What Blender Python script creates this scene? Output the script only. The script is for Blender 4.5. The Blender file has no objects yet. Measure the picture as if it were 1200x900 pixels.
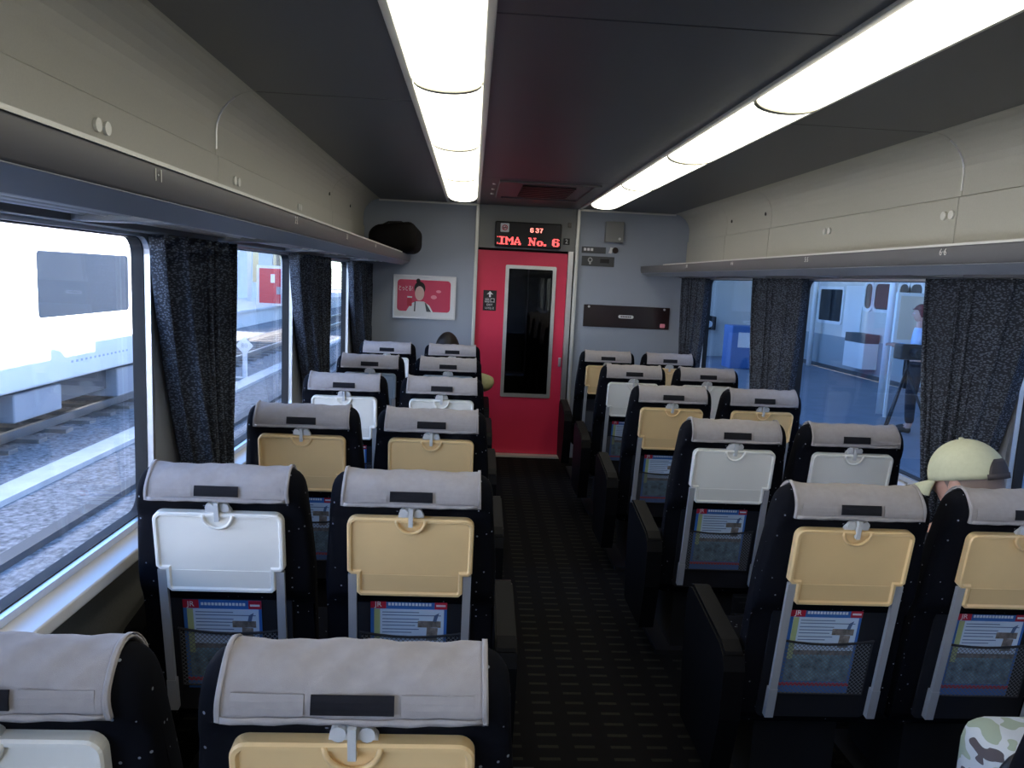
import bpy, bmesh, math, random
from mathutils import Vector, Matrix
random.seed(7)
R = math.radians
sc = bpy.context.scene
COL = sc.collection

# ------------------------------------------------------------------ camera
YAW, PITCH, ROLL, FPX = .0574, -.1376, .0474, 882.0
CAM = Vector((-.455, 0, 1.565))
fw = Vector((math.sin(YAW)*math.cos(PITCH), math.cos(YAW)*math.cos(PITCH), math.sin(PITCH)))
r0 = Vector((math.cos(YAW), -math.sin(YAW), 0)); u0 = r0.cross(fw)
rt = r0*math.cos(ROLL)+u0*math.sin(ROLL); up = -r0*math.sin(ROLL)+u0*math.cos(ROLL)
cd = bpy.data.cameras.new('camera'); cam = bpy.data.objects.new('camera', cd); COL.objects.link(cam)
cd.sensor_width = 36; cd.lens = FPX/1200*36; cd.clip_start = .02; cd.clip_end = 500
cam.matrix_world = Matrix(((rt.x, up.x, -fw.x, CAM.x), (rt.y, up.y, -fw.y, CAM.y), (rt.z, up.z, -fw.z, CAM.z), (0, 0, 0, 1)))
sc.camera = cam
# ------------------------------------------------------------------ sky, sun, exposure
SKY_STRENGTH, SUN_STRENGTH, LAMP_STRENGTH = 1.2, 42.0, 3.8
wd = bpy.data.worlds.new('sky'); sc.world = wd; wd.use_nodes = True
nt = wd.node_tree; bg = nt.nodes['Background']
sk = nt.nodes.new('ShaderNodeTexSky'); sk.sky_type = 'NISHITA'; sk.sun_disc = False
sk.sun_elevation = R(24); sk.sun_rotation = R(90); sk.air_density = 1.0; sk.dust_density = .3; sk.ozone_density = 5.0
tint = nt.nodes.new('ShaderNodeMix'); tint.data_type = 'RGBA'; tint.blend_type = 'MULTIPLY'; tint.inputs['Factor'].default_value = 1; tint.inputs['B'].default_value = (.88, .95, 1.06, 1)   # the camera is balanced for the lamps, so daylight reads blue
nt.links.new(sk.outputs[0], tint.inputs['A']); nt.links.new(tint.outputs['Result'], bg.inputs[0]); bg.inputs[1].default_value = SKY_STRENGTH
sl = bpy.data.lights.new('sun', 'SUN'); sl.energy = SUN_STRENGTH; sl.angle = R(.53); sl.color = (1, .98, 1)
so = bpy.data.objects.new('sun', sl); COL.objects.link(so)
so.rotation_euler = Vector((-1, .06, -.43)).to_track_quat('-Z', 'Y').to_euler()
vs = sc.view_settings; vs.view_transform = 'Standard'; vs.look = 'None'; vs.exposure = 0; vs.gamma = 1; vs.use_curve_mapping = False

# ------------------------------------------------------------------ materials
def newmat(name):
    m = bpy.data.materials.new(name); m.use_nodes = True
    return m, m.node_tree, m.node_tree.nodes['Principled BSDF']
def mat(name, col, rough=.6, metal=0., noise=0., nscale=20., bump=0., bscale=120., spec=.5, coat=0.):
    m, t, b = newmat(name)
    b.inputs['Base Color'].default_value = (*col, 1); b.inputs['Roughness'].default_value = rough
    b.inputs['Metallic'].default_value = metal; b.inputs['Specular IOR Level'].default_value = spec
    b.inputs['Coat Weight'].default_value = coat
    if noise or bump:
        tc = t.nodes.new('ShaderNodeTexCoord')
    if noise:
        n = t.nodes.new('ShaderNodeTexNoise'); n.inputs['Scale'].default_value = nscale; n.inputs['Detail'].default_value = 5
        t.links.new(tc.outputs['Object'], n.inputs['Vector'])
        r = t.nodes.new('ShaderNodeValToRGB')
        r.color_ramp.elements[0].position = .3; r.color_ramp.elements[1].position = .7
        r.color_ramp.elements[0].color = (*[c*(1-noise) for c in col], 1)
        r.color_ramp.elements[1].color = (*[min(1, c*(1+noise)) for c in col], 1)
        t.links.new(n.outputs['Fac'], r.inputs[0]); t.links.new(r.outputs[0], b.inputs['Base Color'])
    if bump:
        n2 = t.nodes.new('ShaderNodeTexNoise'); n2.inputs['Scale'].default_value = bscale; n2.inputs['Detail'].default_value = 3
        t.links.new(tc.outputs['Object'], n2.inputs['Vector'])
        bp = t.nodes.new('ShaderNodeBump'); bp.inputs['Strength'].default_value = bump; bp.inputs['Distance'].default_value = .01
        t.links.new(n2.outputs['Fac'], bp.inputs['Height']); t.links.new(bp.outputs[0], b.inputs['Normal'])
    return m
def emit(name, col, s):
    m, t, b = newmat(name)
    b.inputs['Base Color'].default_value = (*col, 1); b.inputs['Emission Color'].default_value = (*col, 1)
    b.inputs['Emission Strength'].default_value = s; b.inputs['Roughness'].default_value = .4
    return m
def dotted(name, base, dot, scale, thr, rough=.9, stretch=(1, 1, 1)):
    m, t, b = newmat(name)
    tc = t.nodes.new('ShaderNodeTexCoord'); mp = t.nodes.new('ShaderNodeMapping'); mp.inputs['Scale'].default_value = stretch
    v = t.nodes.new('ShaderNodeTexVoronoi'); v.inputs['Scale'].default_value = scale
    l = t.nodes.new('ShaderNodeMath'); l.operation = 'LESS_THAN'; l.inputs[1].default_value = thr
    mx = t.nodes.new('ShaderNodeMix'); mx.data_type = 'RGBA'
    mx.inputs['A'].default_value = (*base, 1); mx.inputs['B'].default_value = (*dot, 1)
    t.links.new(tc.outputs['Object'], mp.inputs['Vector']); t.links.new(mp.outputs[0], v.inputs['Vector'])
    t.links.new(v.outputs['Distance'], l.inputs[0]); t.links.new(l.outputs[0], mx.inputs['Factor'])
    t.links.new(mx.outputs['Result'], b.inputs['Base Color']); b.inputs['Roughness'].default_value = rough
    b.inputs['Specular IOR Level'].default_value = .08
    return m
def glassmat(name, tint=(.93, .95, .97), refl=.03):
    m = bpy.data.materials.new(name); m.use_nodes = True; t = m.node_tree; t.nodes.clear()
    o = t.nodes.new('ShaderNodeOutputMaterial'); tr = t.nodes.new('ShaderNodeBsdfTransparent'); g = t.nodes.new('ShaderNodeBsdfGlossy')
    tr.inputs[0].default_value = (*tint, 1); g.inputs['Roughness'].default_value = .02
    lw = t.nodes.new('ShaderNodeLayerWeight'); lw.inputs['Blend'].default_value = .5
    pw = t.nodes.new('ShaderNodeMath'); pw.operation = 'POWER'; pw.inputs[1].default_value = 5
    ma = t.nodes.new('ShaderNodeMath'); ma.operation = 'MULTIPLY_ADD'; ma.inputs[1].default_value = .9; ma.inputs[2].default_value = refl
    ma.use_clamp = True
    t.links.new(lw.outputs['Facing'], pw.inputs[0]); t.links.new(pw.outputs[0], ma.inputs[0])
    mx = t.nodes.new('ShaderNodeMixShader')
    t.links.new(ma.outputs[0], mx.inputs[0]); t.links.new(tr.outputs[0], mx.inputs[1]); t.links.new(g.outputs[0], mx.inputs[2])
    t.links.new(mx.outputs[0], o.inputs[0]); return m
def carpetmat():
    m, t, b = newmat('carpet')
    tc = t.nodes.new('ShaderNodeTexCoord'); sp = t.nodes.new('ShaderNodeSeparateXYZ'); t.links.new(tc.outputs['Object'], sp.inputs[0])
    def band(out, pitch, duty, off):
        a = t.nodes.new('ShaderNodeMath'); a.operation = 'ADD'; a.inputs[1].default_value = off
        d = t.nodes.new('ShaderNodeMath'); d.operation = 'DIVIDE'; d.inputs[1].default_value = pitch
        f = t.nodes.new('ShaderNodeMath'); f.operation = 'FRACT'
        l = t.nodes.new('ShaderNodeMath'); l.operation = 'LESS_THAN'; l.inputs[1].default_value = duty
        t.links.new(out, a.inputs[0]); t.links.new(a.outputs[0], d.inputs[0]); t.links.new(d.outputs[0], f.inputs[0]); t.links.new(f.outputs[0], l.inputs[0])
        return l.outputs[0]
    mu = t.nodes.new('ShaderNodeMath'); mu.operation = 'MULTIPLY'
    t.links.new(band(sp.outputs['X'], .125, .56, .173), mu.inputs[0]); t.links.new(band(sp.outputs['Y'], .067, .24, .0), mu.inputs[1])
    n = t.nodes.new('ShaderNodeTexNoise'); n.inputs['Scale'].default_value = 300
    t.links.new(tc.outputs['Object'], n.inputs['Vector'])
    mu2 = t.nodes.new('ShaderNodeMath'); mu2.operation = 'MULTIPLY'
    t.links.new(mu.outputs[0], mu2.inputs[0]); t.links.new(n.outputs['Fac'], mu2.inputs[1])
    mx = t.nodes.new('ShaderNodeMix'); mx.data_type = 'RGBA'
    mx.inputs['A'].default_value = (.006, .006, .007, 1); mx.inputs['B'].default_value = (.036, .036, .028, 1)
    t.links.new(mu2.outputs[0], mx.inputs['Factor']); t.links.new(mx.outputs['Result'], b.inputs['Base Color'])
    b.inputs['Roughness'].default_value = .95; b.inputs['Specular IOR Level'].default_value = .1
    return m
M = dict(
    carpet=carpetmat(),
    wall=mat('wall_laminate', (.30, .315, .335), .5, noise=.03, nscale=300),
    lower=mat('lower_wall', (.10, .10, .09), .7, noise=.1, nscale=200),
    upper=mat('upper_panel', (.47, .455, .385), .55, noise=.03, nscale=200),
    ceil=mat('ceiling_panel', (.10, .10, .107), .43, noise=.03, nscale=100),
    endw=mat('end_wall', (.33, .37, .44), .5, noise=.03, nscale=300),
    endtop=mat('end_wall_header', (.24, .245, .24), .5, noise=.03, nscale=300),
    silver=mat('brushed_aluminium', (.72, .72, .73), .35, .9, noise=.03, nscale=60),
    silver2=mat('satin_trim', (.70, .70, .66), .4, .4),
    whitemetal=mat('white_sill', (.80, .80, .80), .35),
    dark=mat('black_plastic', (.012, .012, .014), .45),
    rubber=mat('black_rubber', (.015, .015, .017), .7),
    lamp=emit('lamp_diffuser', (1.0, .955, .80), LAMP_STRENGTH),
    lampedge=mat('lamp_joint', (.55, .53, .42), .5),
    glass=glassmat('window_glass', (.96, .97, .985)), doorglass=glassmat('door_glass', (.35, .36, .40), .04),
    red=mat('red_door_paint', (.74, .034, .095), .35, noise=.03, nscale=5),
    rack=mat('rack_grey', (.10, .10, .105), .45), rackskylit=mat('rack_skylit', (.27, .29, .32), .45),  # second rack grey has the bluish window light put into its colour
    seat=dotted('navy_dotted_moquette', (.0045, .005, .008), (.22, .24, .28), 42, .10),
    shell=mat('seat_shell', (.010, .010, .014), .7),
    cover=mat('grey_cover_cloth', (.355, .325, .32), .9, noise=.05, nscale=60, bump=.15, bscale=900),
    hem=mat('cover_hem', (.31, .29, .29), .9), patch=mat('velcro_charcoal', (.018, .018, .022), .9, spec=.1),
    tan=mat('tan_tray', (.84, .58, .285), .4, noise=.03, nscale=8), white=mat('white_tray', (.90, .87, .80), .4, noise=.02, nscale=8),
    blue=mat('grey_blue_tray', (.28, .34, .40), .4),
    tanb=mat('tan_tray_band', (.77, .53, .26), .55), whiteb=mat('white_tray_band', (.83, .80, .73), .55), blueb=mat('blue_tray_band', (.22, .27, .33), .55),
    latch=mat('clear_latch', (.62, .62, .62), .3), strut=mat('grey_strut', (.46, .46, .47), .4, .3),
    net=mat('net_cord', (.20, .21, .23), .9), netd=mat('net_hem', (.03, .03, .035), .9),
    arm=mat('armrest_black', (.004, .004, .005), .5, spec=.12),
    pblue=mat('leaflet_blue', (.045, .17, .50), .4), pwhite=mat('leaflet_white', (.62, .74, .88), .4), pred=mat('leaflet_red', (.55, .02, .05), .4),
    pphoto=mat('leaflet_photo', (.22, .19, .17), .5, noise=.6, nscale=60), psea=mat('leaflet_sea', (.16, .27, .33), .5, noise=.6, nscale=50),
    pgreen=mat('leaflet_green', (.45, .52, .25), .5), ink=mat('ink', (.10, .16, .30), .6), wink=mat('white_ink', (.85, .85, .85), .5),
    curtain=dotted('curtain_weave', (.032, .036, .046), (.105, .122, .155), 110, .42, .9, (1, .7, 1.7)),
    led=emit('red_led', (1.0, .10, .10), 2.2), ledw=emit('bright_led', (1.0, .25, .2), 3.0),
    postred=mat('poster_red', (.66, .05, .12), .4), postwhite=mat('poster_white', (.78, .78, .80), .4), pink=mat('poster_pink', (.85, .30, .38), .5),
    skin=mat('skin', (.58, .33, .25), .5), hair=mat('dark_brown_hair', (.008, .005, .0045), .5, noise=.5, nscale=90, bump=.3, bscale=300),
    greyhair=mat('grey_hair', (.26, .19, .16), .7), capm=mat('khaki_cap', (.50, .50, .34), .85, noise=.04, nscale=80), capd=mat('cap_mesh', (.05, .04, .04), .8),
    shirt=mat('dark_shirt', (.03, .035, .05), .9), trousers=mat('dark_trousers', (.02, .022, .03), .9), olive=mat('olive_jacket', (.42, .40, .20), .9, noise=.1, nscale=40),
    shoe=mat('black_shoe', (.015, .015, .015), .5), eye=mat('eye_white', (.8, .8, .8), .2), lightblue=mat('light_blue_shirt', (.45, .60, .85), .9),
    plate=mat('dark_brown_plate', (.022, .010, .012), .3), greyplate=mat('grey_label_plate', (.07, .075, .08), .5),
    bag=mat('black_bag', (.006, .005, .005), .8, spec=.15, bump=.2, bscale=200),
)
def camo():
    m, t, b = newmat('camouflage_cloth')
    tc = t.nodes.new('ShaderNodeTexCoord'); n = t.nodes.new('ShaderNodeTexNoise'); n.inputs['Scale'].default_value = 14; n.inputs['Detail'].default_value = 1
    mp = t.nodes.new('ShaderNodeMapping'); mp.inputs['Scale'].default_value = (1, 1, 2.2)
    r = t.nodes.new('ShaderNodeValToRGB'); cr = r.color_ramp; cr.interpolation = 'CONSTANT'
    cr.elements[0].color = (.10, .08, .08, 1); cr.elements[1].position = .42; cr.elements[1].color = (.55, .56, .55, 1)
    e = cr.elements.new(.56); e.color = (.34, .38, .27, 1)
    t.links.new(tc.outputs['Object'], mp.inputs[0]); t.links.new(mp.outputs[0], n.inputs['Vector']); t.links.new(n.outputs['Fac'], r.inputs[0]); t.links.new(r.outputs[0], b.inputs['Base Color'])
    b.inputs['Roughness'].default_value = .9; return m
M['camo'] = camo()

# ------------------------------------------------------------------ helpers
class B:
    def __init__(s): s.b = bmesh.new()
    def box(s, x0, x1, y0, y1, z0, z1):
        v = [s.b.verts.new((x, y, z)) for x in (x0, x1) for y in (y0, y1) for z in (z0, z1)]
        for f in ((0, 1, 3, 2), (4, 6, 7, 5), (0, 4, 5, 1), (2, 3, 7, 6), (0, 2, 6, 4), (1, 5, 7, 3)): s.b.faces.new([v[i] for i in f])
        return s
    def prism(s, poly, a0, a1, axis='y'):
        def P(p, a):
            return {'y': (p[0], a, p[1]), 'x': (a, p[0], p[1]), 'z': (p[0], p[1], a)}[axis]
        A = [s.b.verts.new(P(p, a0)) for p in poly]; C = [s.b.verts.new(P(p, a1)) for p in poly]; n = len(poly)
        s.b.faces.new(A); s.b.faces.new(C[::-1])
        for i in range(n): s.b.faces.new((A[i], C[i], C[(i+1) % n], A[(i+1) % n]))
        return s
    def tube(s, pts, r, n=8, cap=True):
        pts = [Vector(p) for p in pts]; rings = []
        for i, p in enumerate(pts):
            d = (pts[min(i+1, len(pts)-1)]-pts[max(i-1, 0)]).normalized()
            a = d.orthogonal().normalized() if i == 0 else (a-d*a.dot(d)).normalized()
            c = d.cross(a); rr = r[i] if isinstance(r, (list, tuple)) else r
            rings.append([s.b.verts.new(p+a*rr*math.cos(2*math.pi*k/n)+c*rr*math.sin(2*math.pi*k/n)) for k in range(n)])
        for i in range(len(rings)-1):
            for k in range(n): s.b.faces.new((rings[i][k], rings[i][(k+1) % n], rings[i+1][(k+1) % n], rings[i+1][k]))
        if cap: s.b.faces.new(rings[0][::-1]); s.b.faces.new(rings[-1])
        return s
    def grid(s, rows, closed_u=False):
        V = [[s.b.verts.new(p) for p in row] for row in rows]; n = len(V[0])
        for i in range(len(V)-1):
            for j in range(n if closed_u else n-1):
                s.b.faces.new((V[i][j], V[i][(j+1) % n], V[i+1][(j+1) % n], V[i+1][j]))
        return V
    def sphere(s, c, r, nu=16, nv=10, M4=None):
        c = Vector(c); rows = []
        for i in range(nv+1):
            th = math.pi*i/nv; row = []
            for j in range(nu):
                ph = 2*math.pi*j/nu
                p = Vector((r[0]*math.sin(th)*math.cos(ph), r[1]*math.sin(th)*math.sin(ph), r[2]*math.cos(th)))
                if M4: p = M4 @ p
                row.append(c+p)
            rows.append(row)
        s.grid(rows, True); return s
    def obj(s, name, m, parent=None, smooth=False, bevel=0., seg=2, solid=0., subsurf=0, angle=None):
        bmesh.ops.remove_doubles(s.b, verts=s.b.verts, dist=1e-6)
        bmesh.ops.recalc_face_normals(s.b, faces=s.b.faces)
        me = bpy.data.meshes.new(name); s.b.to_mesh(me); s.b.free()
        return link(name, me, m, parent, smooth, bevel, seg, solid, subsurf)
def link(name, me, m, parent=None, smooth=False, bevel=0., seg=2, solid=0., subsurf=0):
    if m is not None and not me.materials: me.materials.append(M[m] if isinstance(m, str) else m)
    if smooth:
        for p in me.polygons: p.use_smooth = True
    o = bpy.data.objects.new(name, me); COL.objects.link(o)
    if parent: o.parent = parent
    if bevel:
        b = o.modifiers.new('bevel', 'BEVEL'); b.width = bevel; b.segments = seg; b.limit_method = 'ANGLE'; b.angle_limit = R(40)
        for p in me.polygons: p.use_smooth = True
        w = o.modifiers.new('wn', 'WEIGHTED_NORMAL')
    if solid:
        b = o.modifiers.new('solid', 'SOLIDIFY'); b.thickness = abs(solid); b.offset = -1 if solid > 0 else 1
    if subsurf:
        b = o.modifiers.new('sub', 'SUBSURF'); b.levels = b.render_levels = subsurf
    return o
def empty(name, loc=(0, 0, 0), rotz=0, label=None, cat=None, group=None, kind=None):
    o = bpy.data.objects.new(name, None); COL.objects.link(o); o.location = loc; o.rotation_euler = (0, 0, rotz)
    o.empty_display_size = .1
    return tag(o, label, cat, group, kind)
def tag(o, label=None, cat=None, group=None, kind=None):
    if label: o['label'] = label
    if cat: o['category'] = cat
    if group: o['group'] = group
    if kind: o['kind'] = kind
    return o
def struct(o, label=None, cat=None): return tag(o, label, cat, None, 'structure')
def box(name, m, x0, x1, y0, y1, z0, z1, parent=None, bevel=0.): return B().box(x0, x1, y0, y1, z0, z1).obj(name, m, parent, bevel=bevel)
def rrect(x0, x1, z0, z1, r, n=5):
    pts = []
    for cx, cz, a0 in ((x1-r, z1-r, 0), (x0+r, z1-r, 90), (x0+r, z0+r, 180), (x1-r, z0+r, 270)):
        for k in range(n+1):
            a = R(a0+90*k/n); pts.append((cx+r*math.cos(a), cz+r*math.sin(a)))
    return pts
def frame_ring(b, outer, inner, a0, a1, axis):
    P = lambda p, a: (p[0], a, p[1]) if axis == 'y' else (a, p[0], p[1])
    n = len(outer); L = [[b.b.verts.new(P(p, a)) for p in poly] for poly, a in ((outer, a0), (outer, a1), (inner, a1), (inner, a0))]
    for k in range(4):
        A, C = L[k], L[(k+1) % 4]
        for i in range(n): b.b.faces.new((A[i], A[(i+1) % n], C[(i+1) % n], C[i]))
def text(name, s, size, m, loc, rot=(math.pi/2, 0, 0), parent=None, align='CENTER', ext=.0004, xs=1.0):
    cu = bpy.data.curves.new(name, 'FONT'); cu.body = s; cu.size = size; cu.align_x = align; cu.align_y = 'CENTER'; cu.extrude = ext; cu.resolution_u = 2
    t = bpy.data.objects.new(name+'_src', cu); COL.objects.link(t)
    bpy.context.view_layer.update()
    me = bpy.data.meshes.new_from_object(t.evaluated_get(bpy.context.evaluated_depsgraph_get()))
    bpy.data.objects.remove(t); bpy.data.curves.remove(cu)
    me.name = name; me.materials.clear(); me.materials.append(M[m])
    for v in me.vertices: v.co.x *= xs
    o = bpy.data.objects.new(name, me); COL.objects.link(o); o.location = loc; o.rotation_euler = rot
    if parent: o.parent = parent
    return o
def copy_tree(o, parent=None):
    c = o.copy(); COL.objects.link(c)
    if parent: c.parent = parent
    for ch in [k for k in bpy.data.objects if k.parent == o]: copy_tree(ch, c)
    return c
def ell(cx, cz, rx, rz, n=20): return [(cx+rx*math.cos(2*math.pi*k/n), cz+rz*math.sin(2*math.pi*k/n)) for k in range(n)]
def disc(b, c, r, n, a0, a1, axis='y'):
    if axis == 'y': b.prism([(c[0]+r*math.cos(2*math.pi*k/n), c[1]+r*math.sin(2*math.pi*k/n)) for k in range(n)], a0, a1, 'y')
    else: b.prism([(c[0]+r*math.cos(2*math.pi*k/n), c[1]+r*math.sin(2*math.pi*k/n)) for k in range(n)], a0, a1, axis)
    return b

# ------------------------------------------------------------------ car shell
YB, YE = -9.0, 6.6           # back and front end walls
HW, WT = 1.42, .045           # half width, wall thickness
struct(box('floor', 'carpet', -HW, HW, YB, YE+1.75, -.06, 0), 'black carpet with rows of short pale dashes', 'floor')
ZS, ZT = .80, 1.65           # window sill / head heights
WINS = {-1: [(-8.36, -6.84), (-6.55, -5.03), (-4.74, -3.22), (-2.93, -1.41), (-1.12, .5), (.80, 2.32), (2.62, 4.10), (4.42, 5.92)], 1: [(-8.23, -6.71), (-6.42, -4.90), (-4.61, -3.09), (-2.80, -1.28), (-.98, .63), (.93, 2.45), (2.75, 4.25), (4.55, 6.03)]}
wn = 0
for s, side in ((-1, 'left'), (1, 'right')):
    xi, xo = s*HW, s*(HW+WT)
    x0, x1 = min(xi, xo), max(xi, xo)
    b = B().box(x0, x1, YB, YE+1.75, ZT+.015, 2.2)
    ys = [YB]+[v for w in WINS[s] for v in w]+[YE+1.75]
    for k in range(0, len(ys), 2): b.box(x0, x1, ys[k], ys[k+1], ZS-.02, ZT+.015)
    w = struct(b.obj('wall_'+side, 'wall'), 'grey laminate side wall with windows on the %s' % side, 'wall')
    box('lower_panel', 'lower', x0-.012 if s > 0 else x0, x1+.012 if s < 0 else x1, YB, YE, 0, ZS-.03, w)
    box('outer_skin', 'whitemetal', xo, xo+s*.015, YB, YE+1.75, -.9, .775, w)
    box('outer_skin', 'whitemetal', xo, xo+s*.015, YB, YE+1.75, 1.68, 2.25, w)
    # band panel above the rack and the coved upper panel, in lengths with a seam
    seams = [YB, 2.88, 4.76 if s > 0 else 5.13, 5.6 if s > 0 else 5.96, YE]
    for k in range(4):
        g = .002
        box('band_panel', 'upper', min(xi, xi-s*.022), max(xi, xi-s*.022), seams[k]+g, seams[k+1]-g, 1.745, 1.962, w, .004)
        poly = [(xi, 1.965), (xi-s*.012, 1.965)]
        for j in range(9):
            a = R(90*j/8); poly.append((s*(HW-.012-.15*(1-math.cos(a))), 2.045+.15*math.sin(a)))
        poly.append((xi, 2.2))
        B().prism(poly, seams[k]+g, seams[k+1]-g).obj('upper_panel', 'upper', w, smooth=False, bevel=0)
    st = B(); pts = []
    for j in range(9):
        a = R(90*j/8); pts.append((s*(HW-.014-.15*(1-math.cos(a))), 2.88, 2.045+.148*math.sin(a)))
    st.tube([(s*(HW-.014), 2.88, 1.985)]+pts[:6], .004, 6).obj('seam_strip', 'silver', w)
    for y in ((2.0, 3.08, 4.16) if s < 0 else (1.9, 2.93, 3.95)):
        for d in (-.024, .024):
            bb = B(); disc(bb, (y+d, 1.895), .017, 14, xi-s*.021, xi-s*.03, 'x'); bb.obj('button', 'silver2', w)
    for y in ((5.05, 5.88) if s < 0 else (4.86, 5.5)):
        bb = B(); disc(bb, (y, 2.06), .011, 10, xi-s*.012, xi-s*.018, 'x'); bb.obj('lock', 'dark', w)
    # windows
    for (ya, yb) in WINS[s]:
        wn += 1
        e = struct(empty('window_%d' % wn, (xi, (ya+yb)/2, ZS)), 'wide train window with rounded aluminium frame, %s side' % side, 'window')
        h = (yb-ya)/2; H = ZT-ZS
        bb = B(); frame_ring(bb, rrect(-h-.008, h+.008, -.008, H+.008, .068), rrect(-h+.012, h-.012, .012, H-.012, .05), -s*.008, s*.010, 'x')
        bb.obj('window_frame', 'silver', e, smooth=False)
        bb = B(); frame_ring(bb, rrect(-h-.005, h+.005, -.005, H+.005, .065), rrect(-h+.015, h-.015, .015, H-.015, .05), s*.010, s*.046, 'x')
        bb.obj('window_gasket', 'rubber', e)
        box('window_pane', 'glass', min(s*.036, s*.042), max(s*.036, s*.042), -h+.01, h-.01, .01, H-.01, e)
        box('window_sill', 'whitemetal', min(-s*.075, s*.03), max(-s*.075, s*.03), -h-.05, h+.05, -.05, -.014, e, .006)
# ceiling panels
c = struct(empty('ceiling'), 'dark grey ceiling boards', 'ceiling')
for xa, xb, seam in ((-.425, .425, [YB, -7.0, -4.05, -1.1, 1.9, 4.85, YE]), (-1.27, -.70, [YB, 2.88, YE]), (.70, 1.27, [YB, 2.88, YE])):
    for k in range(len(seam)-1): box('ceiling_board', 'ceil', xa, xb, seam[k]+.003, seam[k+1]-.003, 2.193, 2.21, c, .002)
for xa, xb in ((-.70, -.425), (.425, .70)): box('light_trough', 'ceil', xa, xb, YB, YE, 2.20, 2.215, c)
box('ceiling_backing', 'dark', -HW-.05, HW+.05, YB, YE+1.75, 2.215, 2.25, c)
pr = [(-1.52, 2.2)]+[(-1.52+3.04*k/12, 2.25+.35*math.sin(math.pi*k/12)**.6) for k in range(13)]+[(1.52, 2.2)]
struct(B().prism(pr[1:-1], YB, YE+1.75).obj('roof', 'whitemetal'), 'curved outer roof of the carriage', 'roof')
struct(box('wall_back', 'endw', -HW, HW, YB-.08, YB, 0, 2.2), 'grey end wall behind the camera', 'wall')
# vent
v = tag(empty('ceiling_vent', (.02, 5.45, 2.193)), 'dark slatted air vent in the ceiling near the red door', 'vent')
bb = B()
for a in ((-.33, .33, -.5, -.46), (-.33, .33, .46, .5), (-.33, -.29, -.46, .46), (.29, .33, -.46, .46)): bb.box(a[0], a[1], a[2], a[3], -.012, 0)
bb.obj('frame', 'ceil', v)
for k in range(8): box('slat', 'dark', -.17, .19, -.30+k*.085, -.26+k*.085, -.012, -.002, v)
for k in range(3):
    bb = B(); disc(bb, (-.36, -.30+k*.3), .012, 10, -.006, 0, 'z'); bb.obj('screw', 'silver', v)

# ------------------------------------------------------------------ front end wall, door
DX0, DX1, DZ = -.425, .36, 1.81
b = B().box(-HW, DX0, YE, YE+.07, 0, 2.2).box(.43, HW, YE, YE+.07, 0, 2.2)
ew = struct(b.obj('wall_front', 'endw'), 'blue grey end wall around the red door', 'wall')
box('header_panel', 'endtop', DX0, .43, YE, YE+.07, DZ+.02, 2.2, ew)
for i, (x, a) in enumerate(((-.438, .018), (.432, .018))):
    struct(box('trim_%d' % (i+1), 'silver2', x-a/1.2, x+a/1.2, YE-.03, YE+.02, 0, 2.19, None, .005), 'vertical aluminium post beside the red door, %s' % ('left' if i == 0 else 'right'), 'trim')
for i, (x0, x1) in enumerate(((-1.28, -.45), (.45, 1.28))):
    struct(box('trim_%d' % (i+3), 'silver2', x0, x1, YE-.014, YE, 2.178, 2.192), 'thin cornice strip over the end wall', 'trim')
struct(box('trim_5', 'silver2', DX0, .41, YE-.06, YE+.02, 0, .018), 'metal door sill', 'trim')
struct(box('trim_6', 'silver', .362, .405, YE-.01, YE+.06, 0.02, DZ+.02), 'aluminium door jamb strip', 'trim')
d = struct(empty('door_1', (0, YE+.02, 0)), 'red sliding door with tall framed glass pane', 'door')
wx0, wx1, wz0, wz1 = -.165, .255, .545, 1.68
b = B().box(DX0, wx0, 0, .035, .02, DZ).box(wx1, DX1, 0, .035, .02, DZ).box(wx0, wx1, 0, .035, .02, wz0).box(wx0, wx1, 0, .035, wz1, DZ)
b.obj('door_leaf', 'red', d)
bb = B(); frame_ring(bb, rrect(wx0-.012, wx1+.012, wz0-.012, wz1+.012, .012), rrect(wx0+.018, wx1-.018, wz0+.018, wz1-.018, .008), -.012, .04, 'y'); bb.obj('window_frame', 'silver', d)
box('pane', 'doorglass', wx0+.01, wx1-.01, .012, .018, wz0+.01, wz1-.01, d)
box('handle', 'silver', .325, .35, -.02, 0, .82, .90, d, .004)
# vestibule behind the door
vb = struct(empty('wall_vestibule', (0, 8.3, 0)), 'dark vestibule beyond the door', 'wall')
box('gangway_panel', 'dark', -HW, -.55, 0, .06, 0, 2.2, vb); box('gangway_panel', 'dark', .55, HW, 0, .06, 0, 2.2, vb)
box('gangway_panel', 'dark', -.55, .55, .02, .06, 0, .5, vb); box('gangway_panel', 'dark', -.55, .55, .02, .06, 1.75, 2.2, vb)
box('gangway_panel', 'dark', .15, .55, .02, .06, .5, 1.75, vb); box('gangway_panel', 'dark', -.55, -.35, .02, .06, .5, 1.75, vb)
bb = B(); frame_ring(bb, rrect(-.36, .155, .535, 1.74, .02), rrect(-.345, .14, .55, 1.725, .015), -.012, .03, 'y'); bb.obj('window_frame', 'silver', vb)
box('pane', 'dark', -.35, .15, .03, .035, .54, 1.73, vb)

vl = tag(empty('vestibule_fill_light', (0, 7.45, 2.2)), 'small dim ceiling lamp in the vestibule behind the door', 'light')  # unseen lamp, added to light the window frame behind the door
bb = B(); disc(bb, (0, 0), .10, 20, -.03, .01, 'z'); bb.obj('lens', emit('dim_fill', (1, .95, .85), 2.5), vl)

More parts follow.
